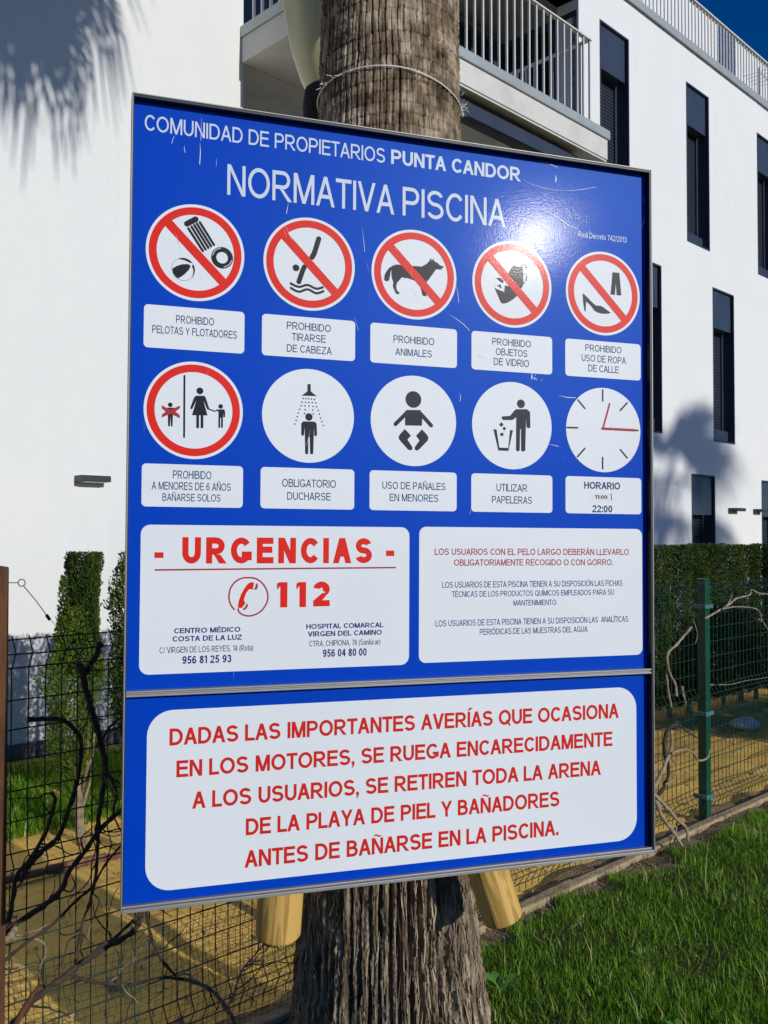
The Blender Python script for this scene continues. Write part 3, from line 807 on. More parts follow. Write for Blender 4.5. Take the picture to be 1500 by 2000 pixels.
# loggia shell
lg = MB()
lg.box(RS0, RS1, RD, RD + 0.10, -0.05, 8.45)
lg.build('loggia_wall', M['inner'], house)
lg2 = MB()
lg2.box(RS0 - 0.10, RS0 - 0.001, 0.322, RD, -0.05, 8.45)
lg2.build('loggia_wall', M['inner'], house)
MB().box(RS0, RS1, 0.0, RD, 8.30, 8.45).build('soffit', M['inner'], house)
for z0 in (0.0, 2.88, 5.815):
    zt = z0 + 2.35
    gd = MB()
    gd.box(RS1 + 0.055, RS1 + 0.10, 0.322, RD, z0, zt)
    g1 = gd.build('glass_door', M['glass'], house)
    fr = MB()
    for yy in (0.03, 0.33, 0.64, 0.95, 1.22):
        fr.box(RS1, RS1 + 0.05, yy, yy + 0.07, z0, zt)
    fr.box(RS1, RS1 + 0.049, 0.03, RD, zt - 0.08, zt)
    fr.build('door_frame', M['navy'], g1)
    for xa, xb, xm in ((RS1 - 1.05, RS1 - 0.12, RS1 - 0.62), (RS0 + 0.5, RS0 + 2.3, RS0 + 1.38)):
        g2 = MB().box(xa, xb, RD - 0.05, RD - 0.02, z0, zt).build('glass_door', M['glass'], house)
        fr = MB()
        for xx in (xa - 0.03, xm, xb - 0.04):
            fr.box(xx, xx + 0.07, RD - 0.08, RD - 0.001, z0, zt - 0.051)
        fr.box(xa - 0.03, xb + 0.03, RD - 0.08, RD - 0.001, zt - 0.05, zt + 0.01)
        fr.build('door_frame', M['navy'], g2)
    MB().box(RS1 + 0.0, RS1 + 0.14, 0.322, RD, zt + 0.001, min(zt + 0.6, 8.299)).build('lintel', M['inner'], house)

def baluster_mesh(h):
    return MB().box(-0.010, 0.010, -0.009, 0.009, 0, h).mesh('baluster', M['rail'])
BAL = baluster_mesh(0.90)
def balcony(zb):
    zt = zb + 0.215
    sl = MB()
    sl.box(RS0 - 0.02, 5.85, -1.10, -0.003, zb, zt)
    sobj = sl.build('balcony', M['slab'], house, bevel=0.006)
    MB().box(RS0, RS1, 0.0, RD, zb + 0.001, zt).build('floor_slab', M['slab'], sobj)
    dr = MB()
    dr.box(RS0 - 0.02, 5.85, -1.085, -1.065, zb - 0.018, zb - 0.001)
    dr.build('drip_edge', M['slab'], sobj)
    fl = MB()
    fl.box(RS0 - 0.035, 5.865, -1.125, -0.99, zt + 0.001, zt + 0.095)
    fl.box(RS0 - 0.035, RS0 + 0.09, -0.989, -0.004, zt + 0.001, zt + 0.095)
    fl.box(5.73, 5.865, -0.989, -0.004, zt + 0.001, zt + 0.095)
    fl.build('flashing', M['flashing'], sobj, bevel=0.004)
    rl = MB()
    x0, x1, yy = RS0 + 0.03, 5.58, -1.05
    zr = zt + 0.095
    rl.box(x0 - 0.02, x1 + 0.02, yy - 0.025, yy + 0.025, zr + 0.90, zr + 0.915)
    rl.box(x0 - 0.02, x0 + 0.03, yy + 0.026, -0.01, zr + 0.90, zr + 0.915)
    rl.box(x1 - 0.03, x1 + 0.02, yy + 0.026, -0.01, zr + 0.90, zr + 0.915)
    rr = rl.build('railing', M['rail'], sobj)
    pts = []
    n = int((x1 - x0) / 0.118)
    for i in range(n + 1):
        pts.append((x0 + (x1 - x0) * i / n, yy, math.pi / 2))
    for i in range(1, 9):
        pts.append((x0, yy + i * 0.118, 0))
        pts.append((x1, yy + i * 0.118, 0))
    return rr, pts, zr
def add_balusters(par, pts, z):
    for (x, y, a) in pts:
        o = link(bpy.data.objects.new('baluster', BAL), par)
        o.location = (x, y, z)
        o.rotation_euler = (0, 0, a)
rr, pts, z = balcony(5.60)
# a sub-part level is the last one, so the bars stand directly under the balcony
add_balusters(rr.parent, pts, z)
rr2, pts2, z2 = balcony(2.72)
add_balusters(rr2.parent, pts2, z2)

# rolled awning under the balcony front, with brackets
aw = MB().tube([(2.3, -0.86, 5.50), (5.45, -0.86, 5.50)], 0.085, 16)
aw.box(2.3, 5.45, -0.98, -0.95, 5.42, 5.56)
a = aw.build('awning', M['navy'], house)
br = MB()
for xx in (2.5, 3.9, 5.3):
    br.box(xx, xx + 0.05, -0.9, -0.8, 5.56, 5.599)
br.build('bracket', M['navy_dark'], a)

# roof edge, railing, set-back top storey
cp = MB()
cp.box(-7.05, 24.05, -0.035, 0.36, 8.735, 8.85)
cp.build('coping', M['flashing'], house, bevel=0.004)
MB().box(-7.0, 24.0, 0.0, 9.0, 8.705, 8.732).build('roof', M['plinth'], house)
rb = MB()
x = -6.9
while x < 24:
    rb.box(x - 0.011, x + 0.011, 0.042, 0.058, 8.851, 9.56)
    x += 0.105
ob = rb.build('roof_balusters', M['rail'], house)
ob['kind'] = 'stuff'
MB().box(-7, 24, 0.015, 0.085, 9.561, 9.585).build('roof_handrail', M['rail'], house)
MB().box(2.0, 14.08, 1.5, 8, 8.733, 11.33).build('penthouse_wall', M['stucco'], house)
MB().box(14.85, 24, 1.5, 8, 8.733, 11.31).build('penthouse_wall', M['stucco'], house)
MB().box(14.081, 14.849, 2.4, 2.5, 8.733, 11.0).build('penthouse_door', M['navy'], house)
MB().box(13.85, 14.33, 1.9, 2.5, 11.331, 11.95).build('chimney', M['flashing'], house, bevel=0.01)
MB().box(2.0, 14.13, 1.44, 8, 11.332, 11.36).build('penthouse_roof', M['flashing'], house)

def fac_to_world(s, y, z):
    c, sn = math.cos(FANG), math.sin(FANG)
    return Vector((F0.x + c * s - sn * y, F0.y + sn * s + c * y, z))

def antenna(s, y, z, h, label, n=7, tilt=0.0):
    a = empty('tv_antenna', label, 'antenna', fac_to_world(s, y, z), FANG + tilt, 'tv antennas on the roof')
    MB().tube([(0, 0, 0), (0, 0, h)], 0.018, 8).build('mast', M['steel'], a)
    MB().tube([(-0.1, 0, h - 0.06), (1.1, 0, h - 0.02)], 0.012, 6).build('boom', M['steel'], a)
    for i in range(n):
        l = 0.32 - 0.02 * i
        MB().tube([(0.05 + i * 0.15, -l, h - 0.05), (0.05 + i * 0.15, l, h - 0.05)], 0.006, 6).build('element', M['steel'], a)
antenna(12.9, 2.4, 11.36, 1.05, 'thin metal tv antenna on the roof nearest the top edge of the photo', tilt=0.3)
antenna(14.9, 2.2, 11.31, 0.55, 'small tv antenna on the roof just right of the grey chimney', n=6, tilt=-0.25)
antenna(14.5, 0.9, 8.733, 1.7, 'tv antenna standing behind the roof railing beside the dark gap', n=5, tilt=0.1)

def wall_light(s0, s1, z0, label, two=False):
    r = empty('wall_light', label, 'wall light', fac_to_world((s0 + s1) / 2, 0, z0), FANG, 'dark outdoor wall lights')
    hw = (s1 - s0) / 2
    if not two:
        MB().box(-hw, hw, -0.11, -0.002, 0, 0.045).build('lamp_body', M['fixture'], r, bevel=0.004)
        MB().box(-hw + 0.03, hw - 0.03, -0.10, -0.01, -0.006, -0.001).build('diffuser', M['flashing'], r)
    else:
        MB().box(-hw, hw * 0.2, -0.05, -0.002, -0.025, 0.05).build('bracket', M['fixture'], r, bevel=0.003)
        MB().box(-hw * 0.8, hw, -0.14, -0.051, 0.0, 0.05).build('lamp_body', M['fixture'], r, bevel=0.003)
wall_light(0.362, 0.598, 1.972, 'flat dark wall light on the white wall left of the sign')
wall_light(11.07, 11.40, 1.93, 'small dark wall light between the two ground floor windows', True)
wall_light(11.98, 12.26, 1.93, 'small dark wall light touching the ground floor window at the right edge', True)

# ------------------------------------------------------------------ stroke lettering
def strokes(ch, t):
    """polygons of one character; cap height 1, t = stem thickness. returns (polys, width)"""
    a = t / 2
    b = t * 0.86 / 2
    P = []
    def rect(x0, x1, y0, y1):
        P.append([(x0, y0), (x1, y0), (x1, y1), (x0, y1)])
    def para(x0, x1, k, y0=0.0, y1=1.0):      # slanted bar: bottom-left x0, top-left x1, horizontal width k
        P.append([(x0, y0), (x0 + k, y0), (x1 + k, y1), (x1, y1)])
    def arc(cx, cy, rx, ry, a0, a1, n=None):
        n = n or max(4, int(abs(a1 - a0) / 15))
        pr = None
        for i in range(n + 1):
            th = math.radians(a0 + (a1 - a0) * i / n)
            c, s = math.cos(th), math.sin(th)
            o = (cx + (rx + a) * c, cy + (ry + b) * s)
            q = (cx + (rx - a) * c, cy + (ry - b) * s)
            if pr:
                P.append([pr[0], o, q, pr[1]])
            pr = (o, q)
    T, B = 1 - b, b
    acc = None
    base = {'Á': 'A', 'É': 'E', 'Í': 'I', 'Ó': 'O', 'Ñ': 'N', 'ú': 'u'}
    if ch in base:
        acc = 'tilde' if ch == 'Ñ' else 'acute'
        low = ch == 'ú'
        ch = base[ch]
    W = 0.9
    k = t * 1.06
    if ch == 'A':
        W = 0.94
        para(0, W / 2 - k / 2, k); para(W - k, W / 2 - k / 2, k)
        y = 0.26
        rect(k * 0.9 + y * (W / 2 - k / 2) - 0.01, W - k * 0.9 - y * (W / 2 - k / 2) + 0.01, y, y + 2 * b)
    elif ch == 'B':
        W = 0.84
        rect(0, t, 0, 1)
        my = 0.53
        for y0, y1, wd in ((my, T, 0.76), (B, my, 0.84)):
            ry = (y1 - y0) / 2
            rx = min(0.26, wd - a - t - 0.02)
            cx = wd - a - rx
            arc(cx, (y0 + y1) / 2, rx, ry, -90, 90)
        for y, wd in ((T, 0.76), (B, 0.84), (my, 0.76)):
            rect(t, wd - a - min(0.26, wd - a - t - 0.02), y - b, y + b)
    elif ch in 'CG':
        W = 1.0 if ch == 'G' else 0.96
        arc(W / 2, 0.5, W / 2 - a, 0.5 - b, 38, 322 if ch == 'C' else 330)
        if ch == 'G':
            rect(W - t, W - 0.0, 0.12, 0.46)
            rect(W * 0.52, W - t, 0.46 - 2 * b, 0.46)
        if ch == 'C':
            W = 0.88
    elif ch == 'D':
        W = 0.92
        rect(0, t, 0, 1)
        rx = 0.42
        cx = W - a - rx
        rect(t, cx, T - b, T + b); rect(t, cx, 0, 2 * b)
        arc(cx, 0.5, rx, 0.5 - b, -90, 90)
    elif ch in 'EF':
        W = 0.80 if ch == 'E' else 0.75
        rect(0, t, 0, 1); rect(t, W, 1 - 2 * b, 1); rect(t, W - 0.05, 0.53 - b, 0.53 + b)
        if ch == 'E':
            rect(t, W + 0.01, 0, 2 * b)
    elif ch == 'H':
        W = 0.86
        rect(0, t, 0, 1); rect(W - t, W, 0, 1); rect(t, W - t, 0.53 - b, 0.53 + b)
    elif ch == 'I':
        W = t
        rect(0, t, 0, 1)
    elif ch == 'J':
        W = 0.62
        rect(W - t, W, 0.32, 1); arc(W / 2, 0.32, W / 2 - a, 0.32 - b, 180, 360)
    elif ch == 'L':
        W = 0.70
        rect(0, t, 0, 1); rect(t, W, 0, 2 * b)
    elif ch == 'M':
        W = 1.03
        rect(0, t, 0, 1); rect(W - t, W, 0, 1)
        para(W / 2 - k / 2, 0.02, k); para(W / 2 - k / 2, W - 0.02 - k, k)
    elif ch == 'N':
        W = 0.87
        rect(0, t, 0, 1); rect(W - t, W, 0, 1); para(W - k - 0.01, 0.01, k)
    elif ch in 'OQ':
        W = 1.05
        arc(W / 2, 0.5, W / 2 - a, 0.5 - b, 0, 360, 30)
        if ch == 'Q':
            P.append([(0.58, 0.26), (0.58 + k * 0.7, 0.34), (1.04, -0.02), (0.95, -0.10)])
    elif ch in 'PR':
        W = 0.84 if ch == 'P' else 0.92
        rect(0, t, 0, 1)
        my = 0.46
        ry = (T - my) / 2
        wd = 0.84 if ch == 'P' else 0.87
        rx = min(0.28, wd - a - t - 0.02)
        cx = wd - a - rx
        rect(t, cx, T - b, T + b); rect(t, cx, my - b, my + b)
        arc(cx, (T + my) / 2, rx, ry, -90, 90)
        if ch == 'R':
            P.append([(W - k * 0.98, 0), (W + 0.05, 0), (0.37 + k, my - b), (0.37, my - b)])
    elif ch == 'S':
        W = 0.86
        my = 0.51
        arc(W / 2, (T + my) / 2, W / 2 - a - 0.02, (T - my) / 2, 20, 270)
        arc(W / 2, (B + my) / 2, W / 2 - a, (my - B) / 2, 90, -160)
    elif ch == 'T':
        W = 0.80
        rect(W / 2 - a, W / 2 + a, 0, 1 - 2 * b); rect(0, W, 1 - 2 * b, 1)
    elif ch == 'U':
        W = 0.86
        rect(0, t, 0.40, 1); rect(W - t, W, 0.40, 1); arc(W / 2, 0.40, W / 2 - a, 0.40 - b, 180, 360)
    elif ch == 'V':
        W = 0.92
        para(W / 2 - k / 2, 0, k); para(W / 2 - k / 2, W - k, k)
    elif ch == 'X':
        W = 0.9
        para(0, W - k, k); para(W - k, 0, k)
    elif ch == 'Y':
        W = 0.92
        rect(W / 2 - a, W / 2 + a, 0, 0.45); para(W / 2 - k / 2, 0, k, 0.42); para(W / 2 - k / 2, W - k, k, 0.42)
    elif ch == 'Z':
        W = 0.82
        rect(0.02, W, 1 - 2 * b, 1); rect(0, W, 0, 2 * b); para(0.0, W - k * 1.1, k * 1.1, 2 * b, 1 - 2 * b)
    elif ch == '0':
        W = 0.68
        arc(W / 2, 0.5, W / 2 - a, 0.5 - b, 0, 360, 26)
    elif ch == '1':
        W = 0.42
        rect(W - t, W, 0, 1)
        P.append([(0, 0.70), (W - t, 0.84), (W - t, 1.0), (W - t * 1.1, 1.0), (0, 0.70 + 2 * b)])
    elif ch == '2':
        W = 0.68
        arc(W / 2, 0.69, W / 2 - a, 0.31 - b, 170, -42)
        P.append([(0, 2 * b - 0.02), (k * 1.15, 2 * b - 0.02), (W - 0.03, 0.57), (W - 0.03 - k * 0.95, 0.53)])
        rect(0, W, 0, 2 * b)
    elif ch == '3':
        W = 0.68
        arc(W / 2 - 0.02, (T + 0.53) / 2, W / 2 - a - 0.02, (T - 0.53) / 2, 165, -90)
        arc(W / 2, (B + 0.53) / 2, W / 2 - a, (0.53 - B) / 2, 90, -165)
    elif ch == '4':
        W = 0.70
        rect(W - t - 0.12, W - 0.12, 0, 1); rect(0, W, 0.23, 0.23 + 2 * b)
        para(0, W - 0.13 - k, k * 0.9, 0.28, 1)
    elif ch == '5':
        W = 0.68
        rect(0.12, W - 0.03, 1 - 2 * b, 1)
        P.append([(0.02, 0.46), (0.02 + t, 0.46), (0.12 + t * 0.9, 1 - 2 * b), (0.12, 1 - 2 * b)])
        arc(W / 2, 0.33, W / 2 - a, 0.33 - b, 140, -160)
    elif ch in '69':
        W = 0.68
        n0 = len(P)
        arc(W / 2, 0.325, W / 2 - a, 0.325 - b, 0, 360, 24)
        arc(W / 2 + 0.03, 0.42, W / 2 - a + 0.03, 0.58 - b, 45, 190)
        if ch == '9':
            for i in range(n0, len(P)):
                P[i] = [(W - x, 1 - y) for x, y in P[i]]
    elif ch == '7':
        W = 0.66
        rect(0, W, 1 - 2 * b, 1); para(0.14, W - k, k, 0, 1 - 2 * b)
    elif ch == '8':
        W = 0.68
        arc(W / 2, 0.76, W / 2 - a - 0.03, 0.24 - b, 0, 360, 20)
        arc(W / 2, 0.28, W / 2 - a, 0.28 - b, 0, 360, 20)
    elif ch == '.':
        W = t
        rect(0, t, 0, t)
    elif ch == ',':
        W = t
        rect(0, t, 0, t); P.append([(t * 0.4, 0), (t, 0), (t * 0.5, -0.18), (0.0, -0.18)])
    elif ch == ':':
        W = t
        rect(0, t, 0.02, t + 0.02); rect(0, t, 0.58, 0.58 + t)
    elif ch == '-':
        W = 0.36
        rect(0, W, 0.30, 0.30 + 2.1 * b)
    elif ch == '/':
        W = 0.36
        para(-0.02, W - t * 0.7, t * 0.8)
    elif ch == '(':
        W = 0.26
        arc(W + 0.14, 0.38, 0.34, 0.66, 128, 232)
    elif ch == ')':
        W = 0.26
        arc(-0.14, 0.38, 0.34, 0.66, 52, -52)
    else:
        xh = 0.73
        XT = xh - b
        W = 0.62
        ry = (xh - 2 * b) / 2
        cy = xh / 2
        if ch == 'o':
            arc(W / 2, cy, W / 2 - a, ry, 0, 360, 20)
        elif ch == 'c':
            W = 0.58; arc(W / 2, cy, W / 2 - a, ry, 45, 315)
        elif ch == 'e':
            arc(W / 2, cy, W / 2 - a, ry, 0, 315); rect(t, W - t * 0.3, cy - b, cy + b)
        elif ch == 'a':
            rect(W - t, W, 0, 0.48); arc(W / 2, 0.48, W / 2 - a, XT - 0.48, 0, 160)
            arc(W / 2 - 0.02, 0.21, W / 2 - a - 0.02, 0.21 - b, 60, 300)
        elif ch == 'd':
            rect(W - t, W, 0, 1); arc(W / 2, cy, W / 2 - a, ry, 40, 320)
        elif ch == 'n':
            rect(0, t, 0, xh); rect(W - t, W, 0, 0.42); arc(W / 2, 0.42, W / 2 - a, XT - 0.42, 0, 170)
        elif ch == 'u':
            rect(0, t, 0.3, xh); rect(W - t, W, 0, xh); arc(W / 2, 0.3, W / 2 - a, 0.3 - b, 180, 350)
        elif ch == 'r':
            W = 0.38; rect(0, t, 0, xh); arc(W * 0.8, 0.42, W * 0.8 - a, XT - 0.42, 170, 85)
        elif ch == 't':
            W = 0.32; rect(0.08, 0.08 + t, 0.0, 0.95); rect(0, W, xh - 2 * b, xh); rect(0.08 + t, W, 0, 2 * b)
        elif ch == 'l':
            W = t; rect(0, t, 0, 1)
    if acc == 'acute':
        y0 = 0.80 if low else 1.07
        P.append([(W / 2 - t * 0.5, y0), (W / 2 + t * 0.3, y0), (W / 2 + t * 1.5, y0 + 0.19), (W / 2 + t * 0.2, y0 + 0.19)])
    elif acc == 'tilde':
        y0 = 1.13
        h = 0.05
        xsn = [W * 0.2 + W * 0.6 * i / 8 for i in range(9)]
        ys = [y0 + 0.045 * math.sin((i / 8) * 2 * math.pi) for i in range(9)]
        for i in range(8):
            P.append([(xsn[i], ys[i] - h), (xsn[i + 1], ys[i + 1] - h), (xsn[i + 1], ys[i + 1] + h), (xsn[i], ys[i] + h)])
    return P, W

WEIGHT = {'r': 0.150, 'm': 0.175, 'b': 0.215, 'x': 0.285}
def lettering(text, wkey, u0, u1, zb, cap, y, material, parent):
    t = WEIGHT[wkey]
    sb = {'r': 0.125, 'm': 0.11, 'b': 0.095, 'x': 0.24}[wkey]
    x = 0.0
    items = []
    for ch in text:
        if ch == ' ':
            x += 0.42
            continue
        P, W = strokes(ch, t)
        tight = 0.07 if ch in 'AVTYLÁ' else 0.0
        items.append((x - tight * 0.5, P))
        x += W + sb - tight
        last = x - sb
    sx = (u1 - u0) / last
    m = MB()
    j = 0
    for x0, P in items:
        for q in P:
            j += 1
            m.poly([(u0 + (x0 + px) * sx, y - 0.000012 * (j % 7), zb + py * cap) for px, py in q])
    # every polygon faces the viewer (-y)
    for i, f in enumerate(m.f):
        p = [m.v[k] for k in f]
        ar = sum(p[k][0] * p[(k + 1) % len(p)][2] - p[(k + 1) % len(p)][0] * p[k][2] for k in range(len(p)))
        if ar < 0:
            m.f[i] = tuple(reversed(f))
    return m.build('lettering', material, parent)

def flat(m, pts, y):
    """filled outline in the sign plane, any shape"""
    n = len(m.v)
    tr = tessellate_polygon([[Vector((x, z, 0)) for x, z in pts]])
    m.v += [(x, y, z) for x, z in pts]
    for a, b_, c in tr:
        A, B_, C_ = pts[a], pts[b_], pts[c]
        ar = (B_[0] - A[0]) * (C_[1] - A[1]) - (C_[0] - A[0]) * (B_[1] - A[1])
        m.f.append((n + a, n + b_, n + c) if ar > 0 else (n + c, n + b_, n + a))

def rounded(x0, x1, z0, z1, r, n=8):
    pts = []
    for cx, cz, a0 in ((x1 - r, z1 - r, 0), (x0 + r, z1 - r, 90), (x0 + r, z0 + r, 180), (x1 - r, z0 + r, 270)):
        for i in range(n + 1):
            a = math.radians(a0 + 90 * i / n)
            pts.append((cx + r * math.cos(a), cz + r * math.sin(a)))
    return pts

def disc(cx, cz, r, n=64):
    return [(cx + r * math.cos(2 * math.pi * i / n), cz + r * math.sin(2 * math.pi * i / n)) for i in range(n)]

def annulus(m, cx, cz, r0, r1, y, n=72):
    for i in range(n):
        a, c = 2 * math.pi * i / n, 2 * math.pi * (i + 1) / n
        m.poly([(cx + r0 * math.cos(a), y, cz + r0 * math.sin(a)), (cx + r1 * math.cos(a), y, cz + r1 * math.sin(a)),
                (cx + r1 * math.cos(c), y, cz + r1 * math.sin(c)), (cx + r0 * math.cos(c), y, cz + r0 * math.sin(c))])

def stroke(m, pts, w, y):
    """round-ended thick line as one strip plus end caps"""
    P = [Vector((x, z)) for x, z in pts]
    Lp, Rp = [], []
    for i, p in enumerate(P):
        d = (P[min(i + 1, len(P) - 1)] - P[max(i - 1, 0)]).normalized()
        nn = Vector((-d.y, d.x)) * w / 2
        Lp.append(p + nn)
        Rp.append(p - nn)
    d0 = math.atan2(*(P[0] - P[1]).yx)
    d1 = math.atan2(*(P[-1] - P[-2]).yx)
    cap0 = [(P[0].x + w / 2 * math.cos(d0 + a), P[0].y + w / 2 * math.sin(d0 + a)) for a in (-math.pi / 3, 0, math.pi / 3)]
    cap1 = [(P[-1].x + w / 2 * math.cos(d1 + a), P[-1].y + w / 2 * math.sin(d1 + a)) for a in (-math.pi / 3, 0, math.pi / 3)]
    def q(pts2):
        ar = sum(pts2[k][0] * pts2[(k + 1) % len(pts2)][1] - pts2[(k + 1) % len(pts2)][0] * pts2[k][1] for k in range(len(pts2)))
        if ar < 0:
            pts2 = pts2[::-1]
        m.poly([(a, y, b_) for a, b_ in pts2])
    for i in range(len(P) - 1):
        q([tuple(Lp[i]), tuple(Lp[i + 1]), tuple(Rp[i + 1]), tuple(Rp[i])])
    q([tuple(Lp[0]), tuple(Rp[0])] + cap0[::-1]) if False else None
    q([tuple(Rp[0])] + cap0[::-1] + [tuple(Lp[0])])
    q([tuple(Lp[-1])] + cap1[::-1] + [tuple(Rp[-1])])

# ------------------------------------------------------------------ the sign
SIGN_W, SIGN_H = 1.2, 1.614
sign = bpy.data.objects.new('information_sign', None)
C.objects.link(sign)
sign.rotation_mode = 'YXZ'
sign.location = (0.066, 1.990, 1.665)
sign.rotation_euler = (R(-0.52), R(0.45), R(17.98))
tag(sign, 'large blue and white swimming pool rules board on the palm trunk, framed in aluminium', 'sign')
HW, HH = SIGN_W / 2, SIGN_H / 2
DEP = 0.020                                   # the print lies this far behind the frame's front edge
DIV0, DIV1 = -0.3915, -0.3800                 # divider between the two panels
ft = 0.0026
fr = MB()
fr.box(-HW, -HW + ft, 0, 0.034, -HH, HH)
fr.box(HW - ft, HW, 0, 0.034, -HH, HH)
fr.box(-HW + ft, HW - ft, 0, 0.034, HH - ft, HH)
fr.box(-HW + ft, HW - ft, 0, 0.034, -HH, -HH + ft + 0.004)
fr.box(-HW + ft, HW - ft, 0.006, 0.018, -HH + ft + 0.0045, -HH + ft + 0.0085)
fr.build('frame', M['alu'], sign, bevel=0.0007)
dv = MB()
dv.box(-HW + ft + .0005, HW - ft - .0005, 0.002, 0.030, DIV0, DIV0 + 0.0042)
dv.box(-HW + ft + .0005, HW - ft - .0005, 0.005, 0.030, DIV0 + 0.0043, DIV1 - 0.0035)
dv.box(-HW + ft + .0005, HW - ft - .0005, 0.002, 0.030, DIV1 - 0.0034, DIV1)
dv.build('divider', M['alu'], sign, bevel=0.0006)
shd = MB()  # dark strips painting the shade inside the left, right and top frame edges
shd.box(-HW + ft + .0003, -HW + ft + 0.002, 0.001, DEP - .0002, -HH + 0.016, HH - ft - .0005)
shd.box(HW - ft - 0.004, HW - ft - .0003, 0.001, DEP - .0002, -HH + 0.016, HH - ft - .0005)
shd.box(-HW + ft + .0021, HW - ft - .0041, 0.001, DEP - .0002, HH - ft - 0.005, HH - ft - .0005)
shd.build('shade_strip', M['shade_strip'], sign)
MB().box(-HW + ft, HW - ft, DEP + 0.006, 0.0335, -HH + 0.009, HH - ft).build('back_sheet', M['alu'], sign)
upper = MB().box(-HW + ft, HW - ft, DEP, DEP + 0.005, DIV1, HH - ft).build('upper_panel', M['p_blue'], sign)
lower = MB().box(-HW + ft, HW - ft, DEP, DEP + 0.005, -HH + 0.0085, DIV0).build('lower_panel', M['p_blue'], sign)
L1, L2, L3, L4 = DEP - .0002, DEP - .0004, DEP - .0006, DEP - .0008

def plate(x0, x1, z0, z1, r, parent, name='caption_plate', label=None):
    m = MB()
    flat(m, rounded(x0, x1, z0, z1, r), L1)
    o = m.build(name, M['p_white'], parent)
    if label:
        o['label'] = label
    return o
COLX = [-0.4694, -0.2309, 0.0053, 0.2425, 0.4785]
RAD = 0.0993
NAMES = ['air mattress, swim ring and beach ball', 'diver above waves', 'dog', 'broken glass', 'trousers and high-heeled shoe',
         'child crossed out beside a woman leading a child', 'person under a shower', 'baby', 'person using a litter bin', 'clock face']
for i in range(10):
    cx = COLX[i % 5]
    cz = 0.5026 if i < 5 else 0.1795
    m = MB()
    flat(m, disc(cx, cz, RAD, 72), L1)
    o = m.build('pictogram_disc', M['p_white'], upper)
    o['label'] = 'white round field showing ' + NAMES[i]
    if i < 6:
        m = MB()
        annulus(m, cx, cz, RAD * 0.785, RAD * 0.94, L3)
        m.build('red_ring', M['p_R'], upper)
    if i < 5:
        m = MB()
        hw = RAD * 0.092
        L = RAD * 0.80
        c = math.sqrt(0.5)
        d, nn = Vector((c, -c)), Vector((c, c))
        ctr = Vector((cx, cz))
        pts = [ctr - d * L - nn * hw, ctr + d * L - nn * hw, ctr + d * L + nn * hw, ctr - d * L + nn * hw]
        flat(m, [tuple(p) for p in pts], L4)
        m.build('red_bar', M['p_R'], upper)
    z0, z1 = (0.3018, 0.3887) if i < 5 else (-0.0173, 0.0686)
    plate(cx - 0.101, cx + 0.101, z0, z1, 0.0085, upper)
plate(-0.5707, -0.0044, -0.3512, -0.0536, 0.019, upper, 'emergency_plate', 'white plate with the emergency telephone number')
plate(0.0184, 0.5810, -0.3487, -0.0521, 0.016, upper, 'rules_plate', 'white plate with small rules text')
plate(-0.5537, 0.5633, -0.7782, -0.4230, 0.050, lower, 'warning_plate', 'large white plate with red request about sand')

for text, col, wk, u0, u1, zb, cap in TEXTS:
    o = lettering(text, wk, u0, u1, zb, cap, L2, M['p_' + col], lower if zb < DIV0 else upper)
sy = {}
for i, (gidx, col, kind, pts, w) in enumerate(SYMS):
    key = (gidx, col)
    m = sy.setdefault(key, MB())
    P2 = [(pts[j], pts[j + 1]) for j in range(0, len(pts), 2)]
    y = L2 - 0.00001 * (i % 9) - (0.0002 if col in 'PM' else 0)
    if kind == 'P':
        flat(m, P2, y)
    elif kind == 'C':
        flat(m, disc(P2[0][0], P2[0][1], w, 24 if w > 0.003 else 8), y)
    elif kind == 'O':
        annulus(m, P2[0][0], P2[0][1], w[1] if w[1] > w[0] * .2 else w[0] - 0.0006, w[0], y, 40)
    else:
        if len(P2) >= 8:
            P2 = [(q.x, q.y) for q in smooth_path([(a_, b_, 0) for a_, b_ in P2], 3)]
        stroke(m, P2, w, y)
for (gidx, col), m in sy.items():
    nm = {10: 'telephone_symbol', 11: 'sticker_edge'}.get(gidx, 'symbol')
    m.build(nm, M['p_' + col], upper)
m = MB()
flat(m, rounded(0.4436, 0.4982, 0.0125, 0.0307, 0.002), L1 - 0.0001)
m.build('hour_sticker', print_mat('sticker_white', (0.80, 0.82, 0.84)), upper)

# worn spots and scratches in the film, in sign coordinates
sc = MB()
def scratch(pts, w):
    P2 = [Vector((x, z)) for x, z in pts]
    for i in range(len(P2) - 1):
        d = (P2[i + 1] - P2[i])
        if d.length == 0:
            continue
        nn = Vector((-d.y, d.x)).normalized()
        f0 = math.sin(math.pi * (i + 0.15) / len(P2)) * w
        f1 = math.sin(math.pi * (i + 1.0) / len(P2)) * w
        a, b_, c, e = P2[i] - nn * f0, P2[i + 1] - nn * f1, P2[i + 1] + nn * f1, P2[i] + nn * f0
        sc.poly([(p.x, L4 - 0.00012, p.y) for p in (a, b_, c, e)])
for line, w in SCRATCHES:
    scratch([(line[j], line[j + 1]) for j in range(0, len(line), 2)], w)
rs = random.Random(3)
for cx, cz, n, sp in ((0.353, 0.690, 26, 0.014), (0.405, 0.673, 34, 0.016), (0.375, 0.677, 14, 0.03), (0.33, 0.712, 8, 0.012), (0.30, 0.29, 10, 0.008)):
    for i in range(n):
        x = cx + rs.gauss(0, sp)
        zz = cz + rs.gauss(0, sp * 0.35)
        a = rs.uniform(0, 3.1)
        l = rs.uniform(0.0008, 0.0032)
        scratch([(x, zz), (x + l * math.cos(a), zz + l * math.sin(a)), (x + 1.7 * l * math.cos(a + .4), zz + 1.7 * l * math.sin(a + .4))], rs.uniform(0.0003, 0.0008))
